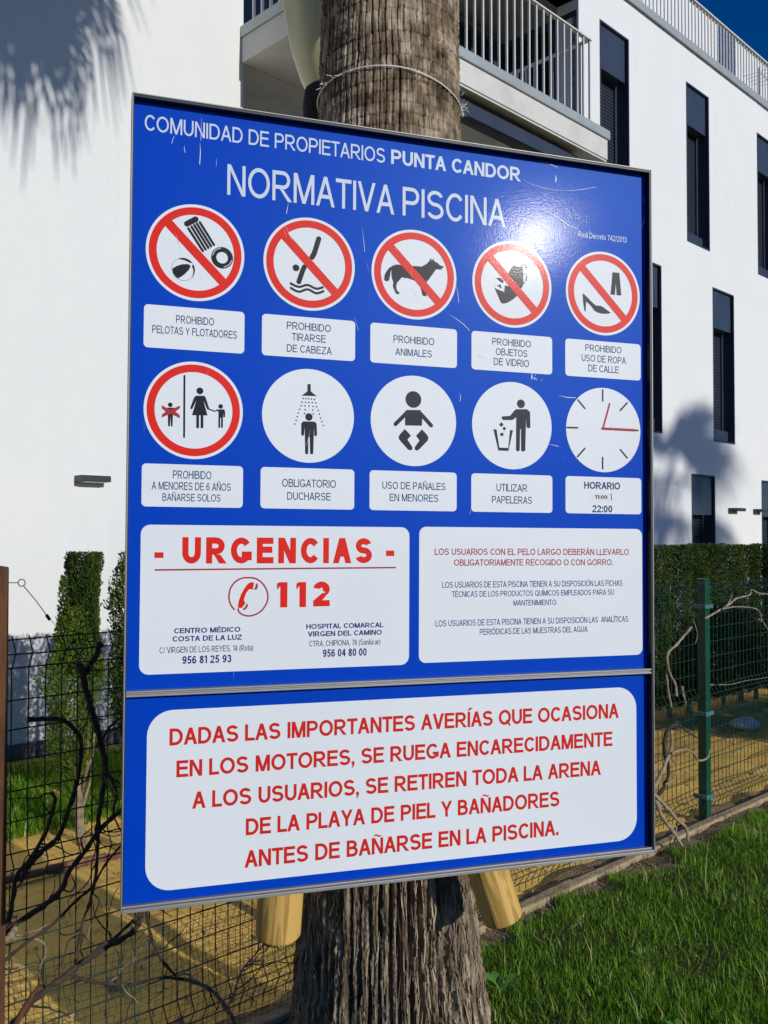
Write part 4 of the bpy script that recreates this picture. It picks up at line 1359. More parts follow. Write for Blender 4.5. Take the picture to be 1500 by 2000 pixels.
for i in range(38):
    x = rs.uniform(-0.57, 0.57)
    zz = rs.uniform(-0.05, 0.76)
    if rs.random() > 0.35 + 0.6 * (x + 0.6):
        continue
    l = rs.uniform(0.006, 0.045)
    a = math.radians(rs.gauss(-88, 14))
    bnd = rs.uniform(-.15, .15)
    scratch([(x + l * k / 4 * math.cos(a + bnd * k / 4), zz + l * k / 4 * math.sin(a + bnd * k / 4)) for k in range(5)], rs.uniform(0.00012, 0.0003))
o = sc.build('scratches', M['p_S'], upper)
o['kind'] = 'stuff'

# ------------------------------------------------------------------ palms
AXIS = (0.014, 2.42)
TRUNK_PROF = [(-0.05, 0.300), (0.1, 0.285), (0.3, 0.268), (0.6, 0.240), (0.95, 0.218), (1.3, 0.206), (1.8, 0.197), (2.3, 0.189), (2.7, 0.181), (3.3, 0.176), (5, 0.165), (7.8, 0.15)]
def palm_trunk_mesh(detail=True):
    if detail:
        zz = np.concatenate([np.arange(-0.05, 0.25, 0.02), np.arange(0.25, 1.02, 0.004), np.arange(1.03, 2.25, 0.02),
                             np.arange(2.25, 3.55, 0.0022), np.arange(3.56, 7.75, 0.06)])
        n = 680
    else:
        zz = np.arange(-0.05, 7.75, 0.06)
        n = 48
    th = np.linspace(0, 2 * np.pi, n, endpoint=False)
    Z, TH = np.meshgrid(zz, th, indexing='ij')
    rad = np.interp(Z, [p[0] for p in TRUNK_PROF], [p[1] for p in TRUNK_PROF])
    s = TH * 0.20                                       # metres round the trunk
    per = 2 * math.pi * 0.20
    def pn(fs, fz, seed):                                # noise that closes round the trunk
        k = max(1, int(round(per * fs)))
        x = TH / (2 * np.pi) * k
        a = vnoise(x, Z * fz, seed)
        b = vnoise(x - k, Z * fz, seed)
        t = np.clip((TH / (2 * np.pi) - 0.9) * 10, 0, 1)
        return a * (1 - t) + b * t
    # upper trunk: irregular leaf-scar rings broken by upright cracks
    warp = 0.020 * (pn(3, 3, 1) - 0.5) + 0.007 * (pn(14, 10, 2) - 0.5) + 0.011 * np.sin(TH * 2 + 1.0)
    ringc = (Z + warp) / 0.0285
    ri = np.floor(ringc)
    fz = ringc - ri
    hsh = lambda a, b: ((np.sin(a * 12.9898 + b * 78.233) * 43758.5453) % 1.0)
    step = (1 - fz) * 0.0030 + 0.003 * hsh(ri, 3.3)       # each ring overlaps the one above
    gap = np.clip(1 - np.abs(fz - 0.02) / 0.07, 0, 1) * 0.0060 * (0.35 + 0.65 * (pn(9, 20, 31) > 0.42))
    ncell = int(per / 0.0175)
    cell = TH / (2 * np.pi) * ncell + 0.55 * (pn(22, 7, 5) - 0.5) + 0.9 * (pn(6, 2.2, 6) - 0.5) + 0.13 * hsh(ri, 1.7)
    ci = np.floor(cell)
    fc = cell - ci
    wdt = 0.08 + 0.10 * hsh(ci, 9.1)
    deep = 0.35 + 0.65 * (hsh(ci % ncell, np.floor(ri / 3)) > 0.35)
    crack = np.clip(1 - np.abs(fc - 0.5) / wdt, 0, 1) * 0.0150 * deep * (0.45 + 0.8 * pn(9, 12, 33))
    fine = 0.0030 * (pn(230, 26, 11) - 0.5) + 0.0022 * (pn(120, 160, 12) - 0.5)
    fib = pn(170, 13, 8)
    d_up = step - gap - crack + fine + 0.0022 * fib
    # lower trunk: long fibrous ridges with deep furrows
    w2 = 0.9 * (pn(5, 1.6, 21) - 0.5) + 0.5 * (pn(14, 5, 22) - 0.5)
    nr = 60
    c2 = TH / (2 * np.pi) * nr + w2
    f2 = c2 - np.floor(c2)
    i2 = np.floor(c2) % nr
    rid = np.clip(np.abs(f2 - 0.5) * 2, 0, 1)
    fur = np.clip((rid - (0.60 - 0.38 * hsh(i2, 2.0)) + 0.3 * (pn(26, 9, 28) - 0.5)) / 0.28, 0, 1)
    d_lo = -0.028 * fur * (0.5 + 0.6 * pn(8, 3, 23)) - 0.010 * (hsh(i2, 5.0)) + 0.007 * (pn(90, 11, 24) - 0.5) - 0.010 * np.abs(pn(110, 14, 25) - 0.5) * 2 - 0.006 * np.abs(pn(240, 55, 27) - 0.5) * 2 + 0.006 * (pn(120, 130, 29) - 0.5) + 0.03 * (pn(2.5, 1.5, 26) - 0.5)
    nr2 = 168
    c3 = TH / (2 * np.pi) * nr2 + 2.2 * (pn(7, 4, 41) - 0.5) + 1.2 * (pn(30, 14, 42) - 0.5)
    f3 = np.abs(c3 - np.floor(c3) - 0.5) * 2
    d_lo -= 0.0085 * np.clip((f3 - 0.45) / 0.4, 0, 1) * (0.3 + pn(20, 12, 43))
    # one deep cleft to the right of the middle, as on the real trunk
    dth = (TH - R(-52) + np.pi) % (2 * np.pi) - np.pi + 0.10 * (Z - 0.6) + 0.03 * np.sin(Z * 9)
    d_lo -= 0.040 * np.exp(-(dth / 0.055) ** 2)
    t = np.clip((Z - 1.35) / 0.7, 0, 1)
    t = t * t * (3 - 2 * t)
    disp = d_lo * (1 - t) + d_up * t
    if not detail:
        disp = 0.01 * (pn(30, 20, 4) - 0.5)
    rad = rad + disp
    rad = rad * (1 + 0.012 * np.sin(TH * 3 + Z))
    if detail:
        rg_ = np.random.default_rng(77)
        nf = 15000
        ti = rg_.integers(0, n, nf)
        z0 = np.where(rg_.uniform(0, 1, nf) < 0.8, rg_.uniform(0.15, 1.0, nf), rg_.uniform(2.3, 3.4, nf))
        low = z0 < 1.5
        L = np.where(low, rg_.lognormal(-3.0, 0.5, nf), rg_.uniform(0.006, 0.02, nf))
        drift = rg_.normal(0, 0.05, nf) * np.where(low, 1, 3)
        wd = rg_.uniform(0.0004, 0.0013, nf) * np.where(low, 1, 0.5)
        lift = rg_.uniform(0.0005, 0.004, nf)
        Vs = []
        dz = np.interp
        for k in range(4):
            zk = z0 + L * k / 3
            zi = np.clip(np.searchsorted(zz, zk), 0, len(zz) - 1)
            thk = th[ti] + drift * (zk - z0) / 0.2
            tik = (np.round(thk / (2 * np.pi) * n).astype(int)) % n
            rr0 = np.interp(zk, [p[0] for p in TRUNK_PROF], [p[1] for p in TRUNK_PROF])
            rk = rr0 + np.maximum(disp[zi, tik], disp[zi, ti] - 0.004) + lift + np.where(k == 3, rg_.uniform(0, 0.006, nf), 0)
            rk = rk * (1 + 0.012 * np.sin(thk * 3 + zk))
            wk = wd / 0.2 * (1 if k < 3 else 0.3)
            for sgn in (-1, 1):
                Vs.append(np.stack([rk * np.cos(thk + sgn * wk), rk * np.sin(thk + sgn * wk), zk], -1))
        VV = np.stack(Vs, 1).reshape(-1, 3)
        i8 = np.arange(nf)[:, None] * 8
        FF = np.concatenate([i8 + np.array([0, 1, 3, 2]), i8 + np.array([2, 3, 5, 4]), i8 + np.array([4, 5, 7, 6])], 0)
        tn = rg_.uniform(0.1, 1.0, nf)
        palm_trunk_mesh.fibres = np_mesh('bark_fibres', VV, FF, M['bark'], tone=np.repeat(tn, 8))
    tone = (hsh(ci % ncell, ri) * 0.35 + 0.65 * pn(18, 24, 14)) * t + (0.25 * hsh(i2, 7) + 0.35 * pn(60, 8, 15) + 0.55 * pn(190, 22, 16) - 0.06) * (1 - t)
    X = rad * np.cos(TH)
    Y = rad * np.sin(TH)
    V = np.stack([X, Y, Z], -1).reshape(-1, 3)
    m_, n_ = Z.shape
    i = np.arange(m_ * n_).reshape(m_, n_)
    j = np.roll(i, -1, axis=1)
    F = np.stack([i[:-1], j[:-1], j[1:], i[1:]], -1).reshape(-1, 4)
    return np_mesh('trunk', V, F, M['bark'], tone=tone.ravel(), smooth=True)

def frond_mesh(seed):
    """fan leaf on a long stalk that arches out and hangs"""
    r = random.Random(seed)
    m = MB()
    path = [(0, 0, 0), (0.35, 0, 0.22), (0.75, 0, 0.28), (1.05, 0, 0.16)]
    m.tube(smooth_path(path, 3), [0.020 - 0.0012 * i for i in range(10)], 5)
    c = Vector(path[-1])
    ax = Vector((0.75, 0, -0.55)).normalized()
    side = Vector((0, 1, 0))
    for i in range(30):
        a = math.radians(-105 + 210 * i / 29 + r.uniform(-2, 2))
        d = ax * math.cos(a) + side * math.sin(a)
        L = r.uniform(0.62, 0.80) * (0.75 + 0.25 * math.cos(a))
        p = [c, c + d * L * 0.45, c + d * L * 0.75 + Vector((0, 0, -0.05)), c + d * L * 0.95 + Vector((0, 0, -0.22 - r.uniform(0, .14)))]
        wv = d.cross(Vector((0.5, 0, 0.85))).normalized()
        ws = (0.006, 0.024, 0.016, 0.002)
        for k in range(3):
            m.poly([p[k] - wv * ws[k], p[k] + wv * ws[k], p[k + 1] + wv * ws[k + 1], p[k + 1] - wv * ws[k + 1]])
    return m.mesh('frond', M['frond'])
FR = [frond_mesh(s) for s in (1, 2, 3)]
def palm(loc, label, trunk_mesh, height, n, seed, scale=1.0, low=-62):
    p = empty('palm_tree', label, 'palm tree', loc)
    tr = link(bpy.data.objects.new('trunk', trunk_mesh), p)
    tr.scale = (1, 1, height / 7.75)
    r = random.Random(seed)
    for i in range(n):
        f = link(bpy.data.objects.new('frond', FR[i % 3]), p)
        el = R(r.uniform(low, 60))
        f.location = (0, 0, height - 0.02 + 0.35 * math.sin(el))
        f.rotation_euler = (0, -el, r.uniform(0, 2 * math.pi))
        s = scale * r.uniform(0.85, 1.1)
        f.scale = (s, s, s)
    return p
tm = palm_trunk_mesh(True)
main_palm = palm((AXIS[0], AXIS[1], 0), 'palm tree whose thick fibrous trunk carries the blue sign', tm, 7.75, 84, 5, 1.42, -22)
fo = link(bpy.data.objects.new('bark_fibres', palm_trunk_mesh.fibres), main_palm)
fo['kind'] = 'stuff'
tl = palm_trunk_mesh(False)
palm((23.75, -6.95, 0), 'tall second palm tree far outside the frame to the right', tl, 9.95, 44, 8, 1.95, -50)

# twine tied round the trunk
tw = empty('twine', 'thin frayed white twine tied round the palm trunk above the sign', 'string', (AXIS[0], AXIS[1], 2.742))
pts = []
for i in range(73):
    a = 2 * math.pi * i / 72
    pts.append((0.190 * math.cos(a), 0.190 * math.sin(a), 0.006 * math.sin(2 * a) - 0.03 * max(0, math.cos(a)) ** 2 - 0.012 * max(0, -math.cos(a)) ** 2))
m = MB().tube(pts, 0.0018, 5, cap=False)
m.build('loop', M['twine'], tw)
rs = random.Random(11)
m = MB()
for i in range(16):
    p = Vector((0.186, -0.03, -0.035))
    d = Vector((rs.uniform(0.3, 1), rs.uniform(-.6, .2), rs.uniform(-1.1, 0.8))).normalized()
    q = [p]
    for k in range(5):
        p = p + d * rs.uniform(0.002, 0.007)
        d = (d + Vector((rs.gauss(0, .35), rs.gauss(0, .35), rs.gauss(-.1, .35)))).normalized()
        q.append(p)
    m.tube(q, 0.0007, 4)
for i in range(24):
    a = R(rs.uniform(-170, -10))
    p = Vector((0.191 * math.cos(a), 0.191 * math.sin(a), 0))
    d = Vector((math.cos(a), math.sin(a), rs.uniform(-1, 1))) * rs.uniform(.005, .02)
    m.tube([p, p + d * .6, p + d + Vector((rs.gauss(0, .004), 0, rs.gauss(0, .004)))], 0.0005, 3)
o = m.build('frayed_ends', M['twine'], tw)

# sawn pine stakes behind the sign
def stake(base, top, r, label):
    b = Vector(base)
    t = Vector(top)
    e = empty('pine_stake', label, 'wooden stake', base, 0, 'pine stakes under the sign')
    d = t - b
    q = d.to_track_quat('Z', 'Y')
    m = MB()
    L = d.length
    n = 40
    prof = [(r * 0.95, 0.0), (r * 0.985, 0.002), (r, 0.006), (r * 1.01, L)]
    m.lathe(prof, n)
    # a planed flat on the outer face
    flat_ang = R(-62)
    nv = []
    for (x, y, z) in m.v:
        dd = x * math.cos(flat_ang) + y * math.sin(flat_ang)
        lim = r * 0.90
        if dd > lim:
            x -= 0.85 * (dd - lim) * math.cos(flat_ang)
            y -= 0.85 * (dd - lim) * math.sin(flat_ang)
        nv.append((x, y, z))
    m.v = nv
    o = m.build('log', M['pine'], e, smooth=True)
    o.rotation_mode = 'QUATERNION'
    o.rotation_quaternion = q
    m2 = MB()
    m2.lathe([(0.0005, -0.0005), (r * 0.5, -0.001), (r * 0.962, 0.0002)], n)
    m2.v = [(x, y, z) for x, y, z in m2.v]
    o2 = m2.build('sawn_end', M['pine_end'], e)
    o2.rotation_mode = 'QUATERNION'
    o2.rotation_quaternion = q
    return e
stake((-0.243, 2.13, 0.682), (-0.205, 2.065, 1.18), 0.052, 'yellow sawn pine stake end left of the trunk under the sign')
stake((0.276, 2.16, 0.705), (0.155, 2.135, 1.09), 0.047, 'yellow sawn pine stake end right of the trunk under the sign')

# ------------------------------------------------------------------ lamp behind the trunk
lp = empty('garden_lamp', 'garden lamp with big cream plastic bowl on a black cup behind the palm trunk', 'lamp', (-0.165, 3.02, 0))
MB().lathe([(0.055, 0), (0.055, 0.02), (0.032, 0.05), (0.030, 2.85)], 20).build('pole', M['black_metal'], lp, smooth=True)
MB().lathe([(0.030, 2.85), (0.075, 2.87), (0.098, 2.93), (0.104, 3.00), (0.098, 3.055), (0.09, 3.06)], 32).build('cup', M['black_metal'], lp, smooth=True)
MB().lathe([(0.088, 3.05), (0.112, 3.10), (0.138, 3.18), (0.156, 3.26), (0.168, 3.34), (0.180, 3.42), (0.192, 3.50), (0.196, 3.56), (0.19, 3.62)], 48).build('bowl', M['lamp_shade'], lp, smooth=True)
MB().lathe([(0.205, 3.60), (0.205, 3.63), (0.17, 3.70), (0.10, 3.75), (0.001, 3.77)], 40).build('cap', M['black_metal'], lp, smooth=True)

# ------------------------------------------------------------------ fence
fence = empty('wire_fence', 'green welded wire mesh fence running behind the palm trunk', 'fence', FP, math.atan2(FU.y, FU.x))
ZW = [1.308, 1.272, 1.227, 1.143, 1.060, 0.977, 0.894, 0.811, 0.728, 0.690, 0.652, 0.570, 0.487, 0.404, 0.321, 0.238, 0.155, 0.110, 0.068]
def fold(z):
    for c in (1.272, 0.690, 0.110):
        if abs(z - c) < 0.046:
            return -0.028 * (1 - abs(z - c) / 0.046)
    return 0.0
def panel_mesh(L, seed):
    r = random.Random(seed)
    m = MB()
    for z in ZW:
        sag = [r.uniform(-0.003, 0.003) for _ in range(9)]
        m.tube([(L * i / 8, fold(z), z + sag[i]) for i in range(9)], 0.0022, 5)
    zs2 = [1.315, 1.272, 1.227, 1.0, 0.737, 0.690, 0.644, 0.40, 0.155, 0.110, 0.066, 0.035]
    n = int(L / 0.0475)
    for i in range(n + 1):
        x = 0.02 + (L - 0.04) * i / n
        dx = r.uniform(-.0012, .0012)
        m.tube([(x + dx, fold(z) + 0.0045, z) for z in zs2], 0.0020, 5)
    return m.mesh('mesh_panel', M['wire'])
PM = panel_mesh(2.44, 1)
for k in range(-3, 4):
    o = link(bpy.data.objects.new('mesh_panel', PM), fence)
    o.location = (2.5 * k + 0.03, 0.035, 0)
    o['kind'] = 'stuff'
for k in range(-2, 4):
    pm = MB()
    s = 0.026
    pm.box(-s, s, -s, s, -0.1, 1.335)
    o = pm.build('post', M['post'], fence, bevel=0.004)
    o.location = (2.5 * k, 0, 0)
    MB().box(-s - .002, s + .002, -s - 0.002, s + 0.002, 1.3355, 1.343).build('cap', M['post'], o)
    for zc in (1.19, 0.60, 0.145):
        c = MB()
        c.box(-0.046, 0.046, -s - 0.010, -s - 0.0002, zc - 0.011, zc + 0.011)
        c.box(-0.044, -0.0265, -s, 0.047, zc - 0.011, zc + 0.011)
        c.box(0.0265, 0.044, -s, 0.047, zc - 0.011, zc + 0.011)
        c.build('clip', M['clip'], o, bevel=0.002)

# rabbit netting tied to the foot of the fence
rs = random.Random(5)
net = MB()
U0, U1, dU = -5.2, -1.7, 0.0235
nu = int((U1 - U0) / dU)
def npt(u, z):
    x = u + 0.012 * math.sin(z * 23 + u * 3)
    y = -0.035 - 0.02 * math.sin(u * 5.1) - 0.012 * math.sin(u * 17 + z * 9)
    return (x, y, z * (1 + 0.05 * math.sin(u * 2.3)) + 0.008 * math.sin(u * 11))
for i in range(nu + 1):
    u = U0 + dU * i + rs.uniform(-.002, .002)
    net.tube([npt(u, z) for z in (0.01, 0.09, 0.18, 0.27, 0.36, 0.455)], 0.0009, 3)
for j in range(20):
    z = 0.01 + j * 0.0234
    net.tube([npt(U0 + (U1 - U0) * i / 60, z + rs.uniform(-.0015, .0015)) for i in range(61)], 0.0009, 3)
n_ = net.build('wire_netting', M['wire'])
n_.location = FP
n_.rotation_euler = (0, 0, math.atan2(FU.y, FU.x))
tag(n_, 'fine green square netting along the foot of the left part of the fence', 'netting')

# old wooden post at the left edge with its eye bolt and guy wire
pp = Vector((-0.958, 2.20, 0))
wp = empty('wooden_post', 'weathered brown wooden post at the left edge of the photo', 'post', pp, R(35))
MB().box(-0.05, 0.05, -0.05, 0.05, -0.1, 1.519).build('post_shaft', M['old_post'], wp, bevel=0.004)
MB().lathe([(0.001, 0), (0.006, 0.001), (0.008, 0.006), (0.008, 0.008)], 12).build('bolt_head', M['black_metal'], wp).matrix_local = Matrix.Translation((0.01, -0.058, 1.445)) @ Matrix.Rotation(R(-90), 4, 'X')
gw = empty('guy_wire', 'thin guy wire with an eye hook running from the wooden post down behind the fence', 'wire', (-0.905, 2.24, 1.478))
MB().tube([(-0.01, 0, 0), (0.018, 0, 0.0)], 0.0012, 6).build('hook_stem', M['steel'], gw)
MB().tube([(0.0255 + 0.0085 * math.cos(a), 0, 0.0085 * math.sin(a)) for a in [R(180 - 20 * i) for i in range(19)]], 0.0012, 6).build('eye', M['steel'], gw)
MB().tube([(0.030, 0, -0.007), (0.062, 0.0, -0.045), (0.088, 0.0, -0.080)], 0.0012, 5).build('turnbuckle', M['steel'], gw)
MB().tube([(0.086, 0, -0.0775), (0.095, 0.0, -0.090)], 0.004, 6).build('clamp', M['black_metal'], gw)
MB().tube([(0.09, 0, -0.082), (0.21, 0.05, -0.245), (0.60, 0.75, -0.85), (1.0, 1.5, -1.45)], 0.0007, 4).build('cable', M['steel'], gw)

# ------------------------------------------------------------------ vines on the fence
CF = 1800.0
CP = math.atan(40 / CF)
def ray(px, py):
    a = (px - 750) / CF
    b = -(py - 1000) / CF
    return Vector((a, math.cos(CP) - b * math.sin(CP), math.sin(CP) + b * math.cos(CP)))
def on_fence(px, py, v=0.0):
    """point of the upright plane v metres in front of the fence wires"""
    r = ray(px, py)
    p0 = FP + FV * v
    o = Vector((0, 0, 1.6))
    t = (p0 - o).dot(FV) / r.dot(FV)
    p = o + r * t
    p.z = max(p.z, 0.0)
    return p
def branch(parent, flatpts, r0, r1, material, v0=0.0, v1=0.0, knob=False, seed=0):
    rr_ = random.Random(seed + len(flatpts) * 13 + int(flatpts[0]))
    P = list(zip(flatpts[::2], flatpts[1::2]))
    n = len(P)
    pts = []
    for i, (x, y) in enumerate(P):
        v = v0 + (v1 - v0) * i / max(1, n - 1) + rr_.uniform(-.015, .015)
        pts.append(on_fence(x, y, v))
    pts = smooth_path(pts, 5)
    m = MB()
    k = len(pts)
    rads = [(r0 + (r1 - r0) * i / (k - 1)) * (1 + 0.16 * math.sin(i * 1.9 + seed) + rr_.uniform(-.12, .12)) for i in range(k)]
    if knob:
        rads[-1] *= 1.5
        rads[-2] *= 1.45
    pts = [p + Vector((rr_.uniform(-1, 1), rr_.uniform(-1, 1), rr_.uniform(-1, 1))) * r0 * 0.18 for p in pts]
    m.tube(pts, rads, 8)
    o = m.build('branch', material, None, smooth=True)
    o.parent = parent
    return o
vl = empty('climbing_vine', 'leafless dark vine twisting over the fence left of the sign', 'vine', (0, 0, 0))
D, Pl = M['vine_dark'], M['vine_pale']
LEFT = [
 ((18, 2010, 32, 1992, 72, 1948, 120, 1912, 160, 1880, 212, 1848, 256, 1822, 274, 1798, 280, 1760, 300, 1700), .011, .008, D, 0.10, 0.05),
 ((160, 1882, 200, 1846, 224, 1832, 264, 1794, 285, 1770, 320, 1720), .006, .005, D, 0.12, 0.03),
 ((284, 1760, 288, 1788, 296, 1832, 316, 1876, 348, 1910), .007, .005, D, 0.05, 0.04),
 ((144, 1908, 200, 1920, 256, 1922, 312, 1910, 360, 1912), .006, .006, D, 0.07, 0.04),
 ((360, 1912, 404, 1928, 430, 1952, 452, 1984, 460, 2010), .007, .008, Pl, 0.04, 0.02),
 ((452, 1960, 470, 1900, 495, 1868, 520, 1840), .004, .003, Pl, 0.03, 0.05),
 ((-20, 1845, 0, 1828, 44, 1796, 92, 1764, 120, 1736, 136, 1700, 168, 1660, 192, 1624, 216, 1600, 245, 1574), .010, .008, D, 0.06, 0.02),
 ((-10, 1890, 0, 1884, 48, 1844, 100, 1808, 148, 1760, 180, 1732, 205, 1690, 245, 1640), .006, .004, D, 0.09, 0.03),
 ((10, 1830, 24, 1760, 32, 1712, 60, 1676, 86, 1632, 100, 1592, 108, 1560, 100, 1548), .008, .006, D, 0.04, 0.02),
 ((40, 1720, 56, 1692, 80, 1664, 112, 1636, 132, 1588, 148, 1536, 156, 1496, 158, 1448, 148, 1428, 128, 1410, 100, 1404, 54, 1405), .009, .008, D, 0.03, 0.02, True),
 ((150, 1300, 158, 1306, 168, 1346, 176, 1380, 186, 1410, 196, 1450, 205, 1500, 200, 1550, 192, 1600, 190, 1640), .013, .009, D, -.03, 0.02),
 ((165, 1318, 176, 1298, 186, 1282, 196, 1258), .010, .009, D, -.03, -.03, True),
 ((192, 1640, 188, 1700, 176, 1760, 162, 1800, 150, 1860, 145, 1895), .006, .004, D, 0.03, 0.08),
 ((196, 1450, 215, 1420, 236, 1402, 262, 1388), .006, .004, D, -.02, -.02),
 ((205, 1500, 228, 1545, 222, 1590, 240, 1630), .005, .003, D, 0.0, 0.0),
 ((-10, 1810, 8, 1836, 22, 1826, 30, 1812), .012, .010, Pl, 0.10, 0.09),
 ((20, 2020, 45, 1975, 66, 1940, 84, 1925), .010, .007, M['old_post'], 0.13, 0.11),
 ((120, 1736, 138, 1742, 146, 1728, 140, 1712), .003, .0015, D, 0.05, 0.05),
 ((100, 1592, 84, 1570, 70, 1540), .003, .001, D, 0.03, 0.03),
 ((148, 1536, 170, 1520, 184, 1490), .003, .001, D, 0.03, 0.03),
]
for i, b_ in enumerate(LEFT):
    branch(vl, b_[0], b_[1] * .85, b_[2] * .8, b_[3], b_[4], b_[5], len(b_) > 6, i)
tr_ = random.Random(21)
for i in range(70):
    b_ = LEFT[tr_.randrange(0, 17)][0]
    P = list(zip(b_[::2], b_[1::2]))
    j = tr_.randrange(0, len(P) - 1)
    f = tr_.random()
    x = P[j][0] * (1 - f) + P[j + 1][0] * f
    y = P[j][1] * (1 - f) + P[j + 1][1] * f
    a = math.atan2(P[j + 1][1] - P[j][1], P[j + 1][0] - P[j][0]) + tr_.choice((-1, 1)) * tr_.uniform(0.4, 1.2)
    line = [x, y]
    for k in range(tr_.randint(3, 7)):
        st_ = tr_.uniform(10, 24)
        x += st_ * math.cos(a)
        y += st_ * math.sin(a)
        a += tr_.gauss(0, 0.45)
        line += [x, y]
    v = tr_.uniform(-.02, .07)
    branch(vl, tuple(line), tr_.uniform(.0018, .0035), .0009, D if tr_.random() < .75 else Pl, v, v + tr_.uniform(-.03, .05), False, 100 + i)
vr = empty('climbing_vine', 'bare vine with pale grey bark on the fence right of the sign', 'vine', (0, 0, 0))
RIGHT = [
 ((1377, 1208, 1405, 1192, 1425, 1180, 1438, 1169, 1464, 1162, 1468, 1152, 1484, 1159, 1510, 1160), .0065, .004, Pl, .02, .03),
 ((1418, 1185, 1427, 1170, 1430, 1157), .004, .003, Pl, .02, .03),
 ((1412, 1190, 1438, 1185, 1478, 1190, 1489, 1212, 1504, 1236), .004, .003, M['vine_pale'], .02, .03),
 ((1350, 1224, 1337, 1241, 1319, 1261, 1306, 1274, 1303, 1291, 1309, 1317, 1319, 1337, 1321, 1360), .008, .006, Pl, .03, .02, True),
 ((1301, 1318, 1306, 1353, 1311, 1382), .007, .006, Pl, .02, .02),
 ((1332, 1340, 1336, 1360, 1340, 1378), .006, .005, Pl, -.05, -.05),
 ((1322, 1413, 1306, 1423, 1298, 1446, 1298, 1472, 1306, 1502, 1299, 1532, 1284, 1556), .011, .009, D, .03, .05),
 ((1270, 1550, 1286, 1522, 1303, 1482, 1312, 1456, 1311, 1428), .010, .009, Pl, .04, .03),
 ((1312, 1472, 1332, 1464, 1352, 1469, 1364, 1485, 1382, 1480, 1386, 1464), .006, .005, Pl, .05, .09),
 ((1270, 1545, 1286, 1560, 1306, 1581, 1322, 1601, 1340, 1617, 1344, 1642), .010, .008, Pl, .12, .16),
 ((1280, 1560, 1293, 1594, 1316, 1627, 1332, 1652), .011, .009, Pl, .12, .18),
 ((1322, 1605, 1320, 1625, 1312, 1640), .005, .004, Pl, .12, .18),
 ((1322, 1413, 1342, 1429, 1362, 1441), .006, .004, D, .02, .02),
 ((1385, 1433, 1412, 1439, 1451, 1441, 1505, 1450), .006, .004, D, -.04, -.05),
 ((1385, 1337, 1425, 1337, 1455, 1330, 1500, 1323), .003, .002, Pl, -.1, -.3),
 ((1299, 1532, 1316, 1522, 1322, 1500, 1312, 1480), .004, .003, Pl, .05, .05),
 ((1354, 1210, 1362, 1238, 1358, 1258), .003, .0015, Pl, .02, .02),
]
for i, b_ in enumerate(RIGHT):
    branch(vr, b_[0], b_[1], b_[2], b_[3], b_[4], b_[5], len(b_) > 6, i + 50)

# ------------------------------------------------------------------ clipped cypress hedge
def spray_mesh(name, profile, n, seed, material, size=0.030, top_flat=True, shell=0.55):
    """leaf sprays filling an upright column; profile = [(z, half width x, half depth y)]"""
    r = np.random.default_rng(seed)
    zmin, zmax = profile[0][0], profile[-1][0]
    z = r.uniform(zmin, zmax, n)
    hx = np.interp(z, [p[0] for p in profile], [p[1] for p in profile])
    hy = np.interp(z, [p[0] for p in profile], [p[2] for p in profile])
    a = r.uniform(0, 2 * np.pi, n)
    q = shell + (1 - shell) * r.uniform(0, 1, n) ** 0.6
    lump = 0.72 + 0.40 * vnoise(a * 1.6, z * 8, seed) + 0.26 * vnoise(a * 5, z * 24, seed + 1)
    ex = 0.9                                                    # squarish clipped section
    ca = np.sign(np.cos(a)) * np.abs(np.cos(a)) ** ex
    sa = np.sign(np.sin(a)) * np.abs(np.sin(a)) ** ex
    c = np.stack([hx * q * lump * ca, hy * q * lump * sa, z], -1)
    out = np.stack([ca, sa, np.zeros(n)], -1)
    d = out * r.uniform(0.1, 0.9, (n, 1)) + np.stack([r.normal(0, .35, n), r.normal(0, .35, n), r.uniform(0.5, 1.3, n)], -1)
    d /= np.linalg.norm(d, axis=1, keepdims=True)
    w_ = np.cross(d, r.normal(0, 1, (n, 3)))
    w_ /= np.linalg.norm(w_, axis=1, keepdims=True)
    L = size * r.uniform(0.6, 1.5, (n, 1))
    ww = L * r.uniform(0.16, 0.30, (n, 1))
    tip = c + d * L
    if top_flat:
        tip[:, 2] = np.minimum(tip[:, 2], zmax + r.uniform(-.008, .012, n))
    mid = c + (tip - c) * 0.55
    V = np.stack([c, mid + w_ * ww, tip, mid - w_ * ww], 1).reshape(-1, 3)
    F = np.arange(4 * n).reshape(n, 4)
    tone = np.clip(0.25 + 0.5 * vnoise(a * 2, z * 6, seed + 5) + r.normal(0, .18, n), 0, 1)
    dead = r.uniform(0, 1, n) > 0.992
    tone = np.where(dead, 1.0, tone)
    return np_mesh(name, V, F, material, tone=np.repeat(tone, 4))
HD = Vector((0.78, 0.625, 0)).normalized()
HO = Vector((-1.565, 4.80, 0))
HANG = math.atan2(HD.y, HD.x)
full = [(0.10, 0.08, 0.10), (0.25, 0.14, 0.18), (0.6, 0.155, 0.20), (1.2, 0.145, 0.19), (1.495, 0.135, 0.18)]
bare = [(0.42, 0.07, 0.08), (0.6, 0.13, 0.14), (0.9, 0.20, 0.16), (1.05, 0.12, 0.12), (1.2, 0.10, 0.11), (1.495, 0.108, 0.12)]
fullm = [spray_mesh('foliage', full, 20000, s, M['cypress'], 0.018) for s in (1, 2, 3, 4)]
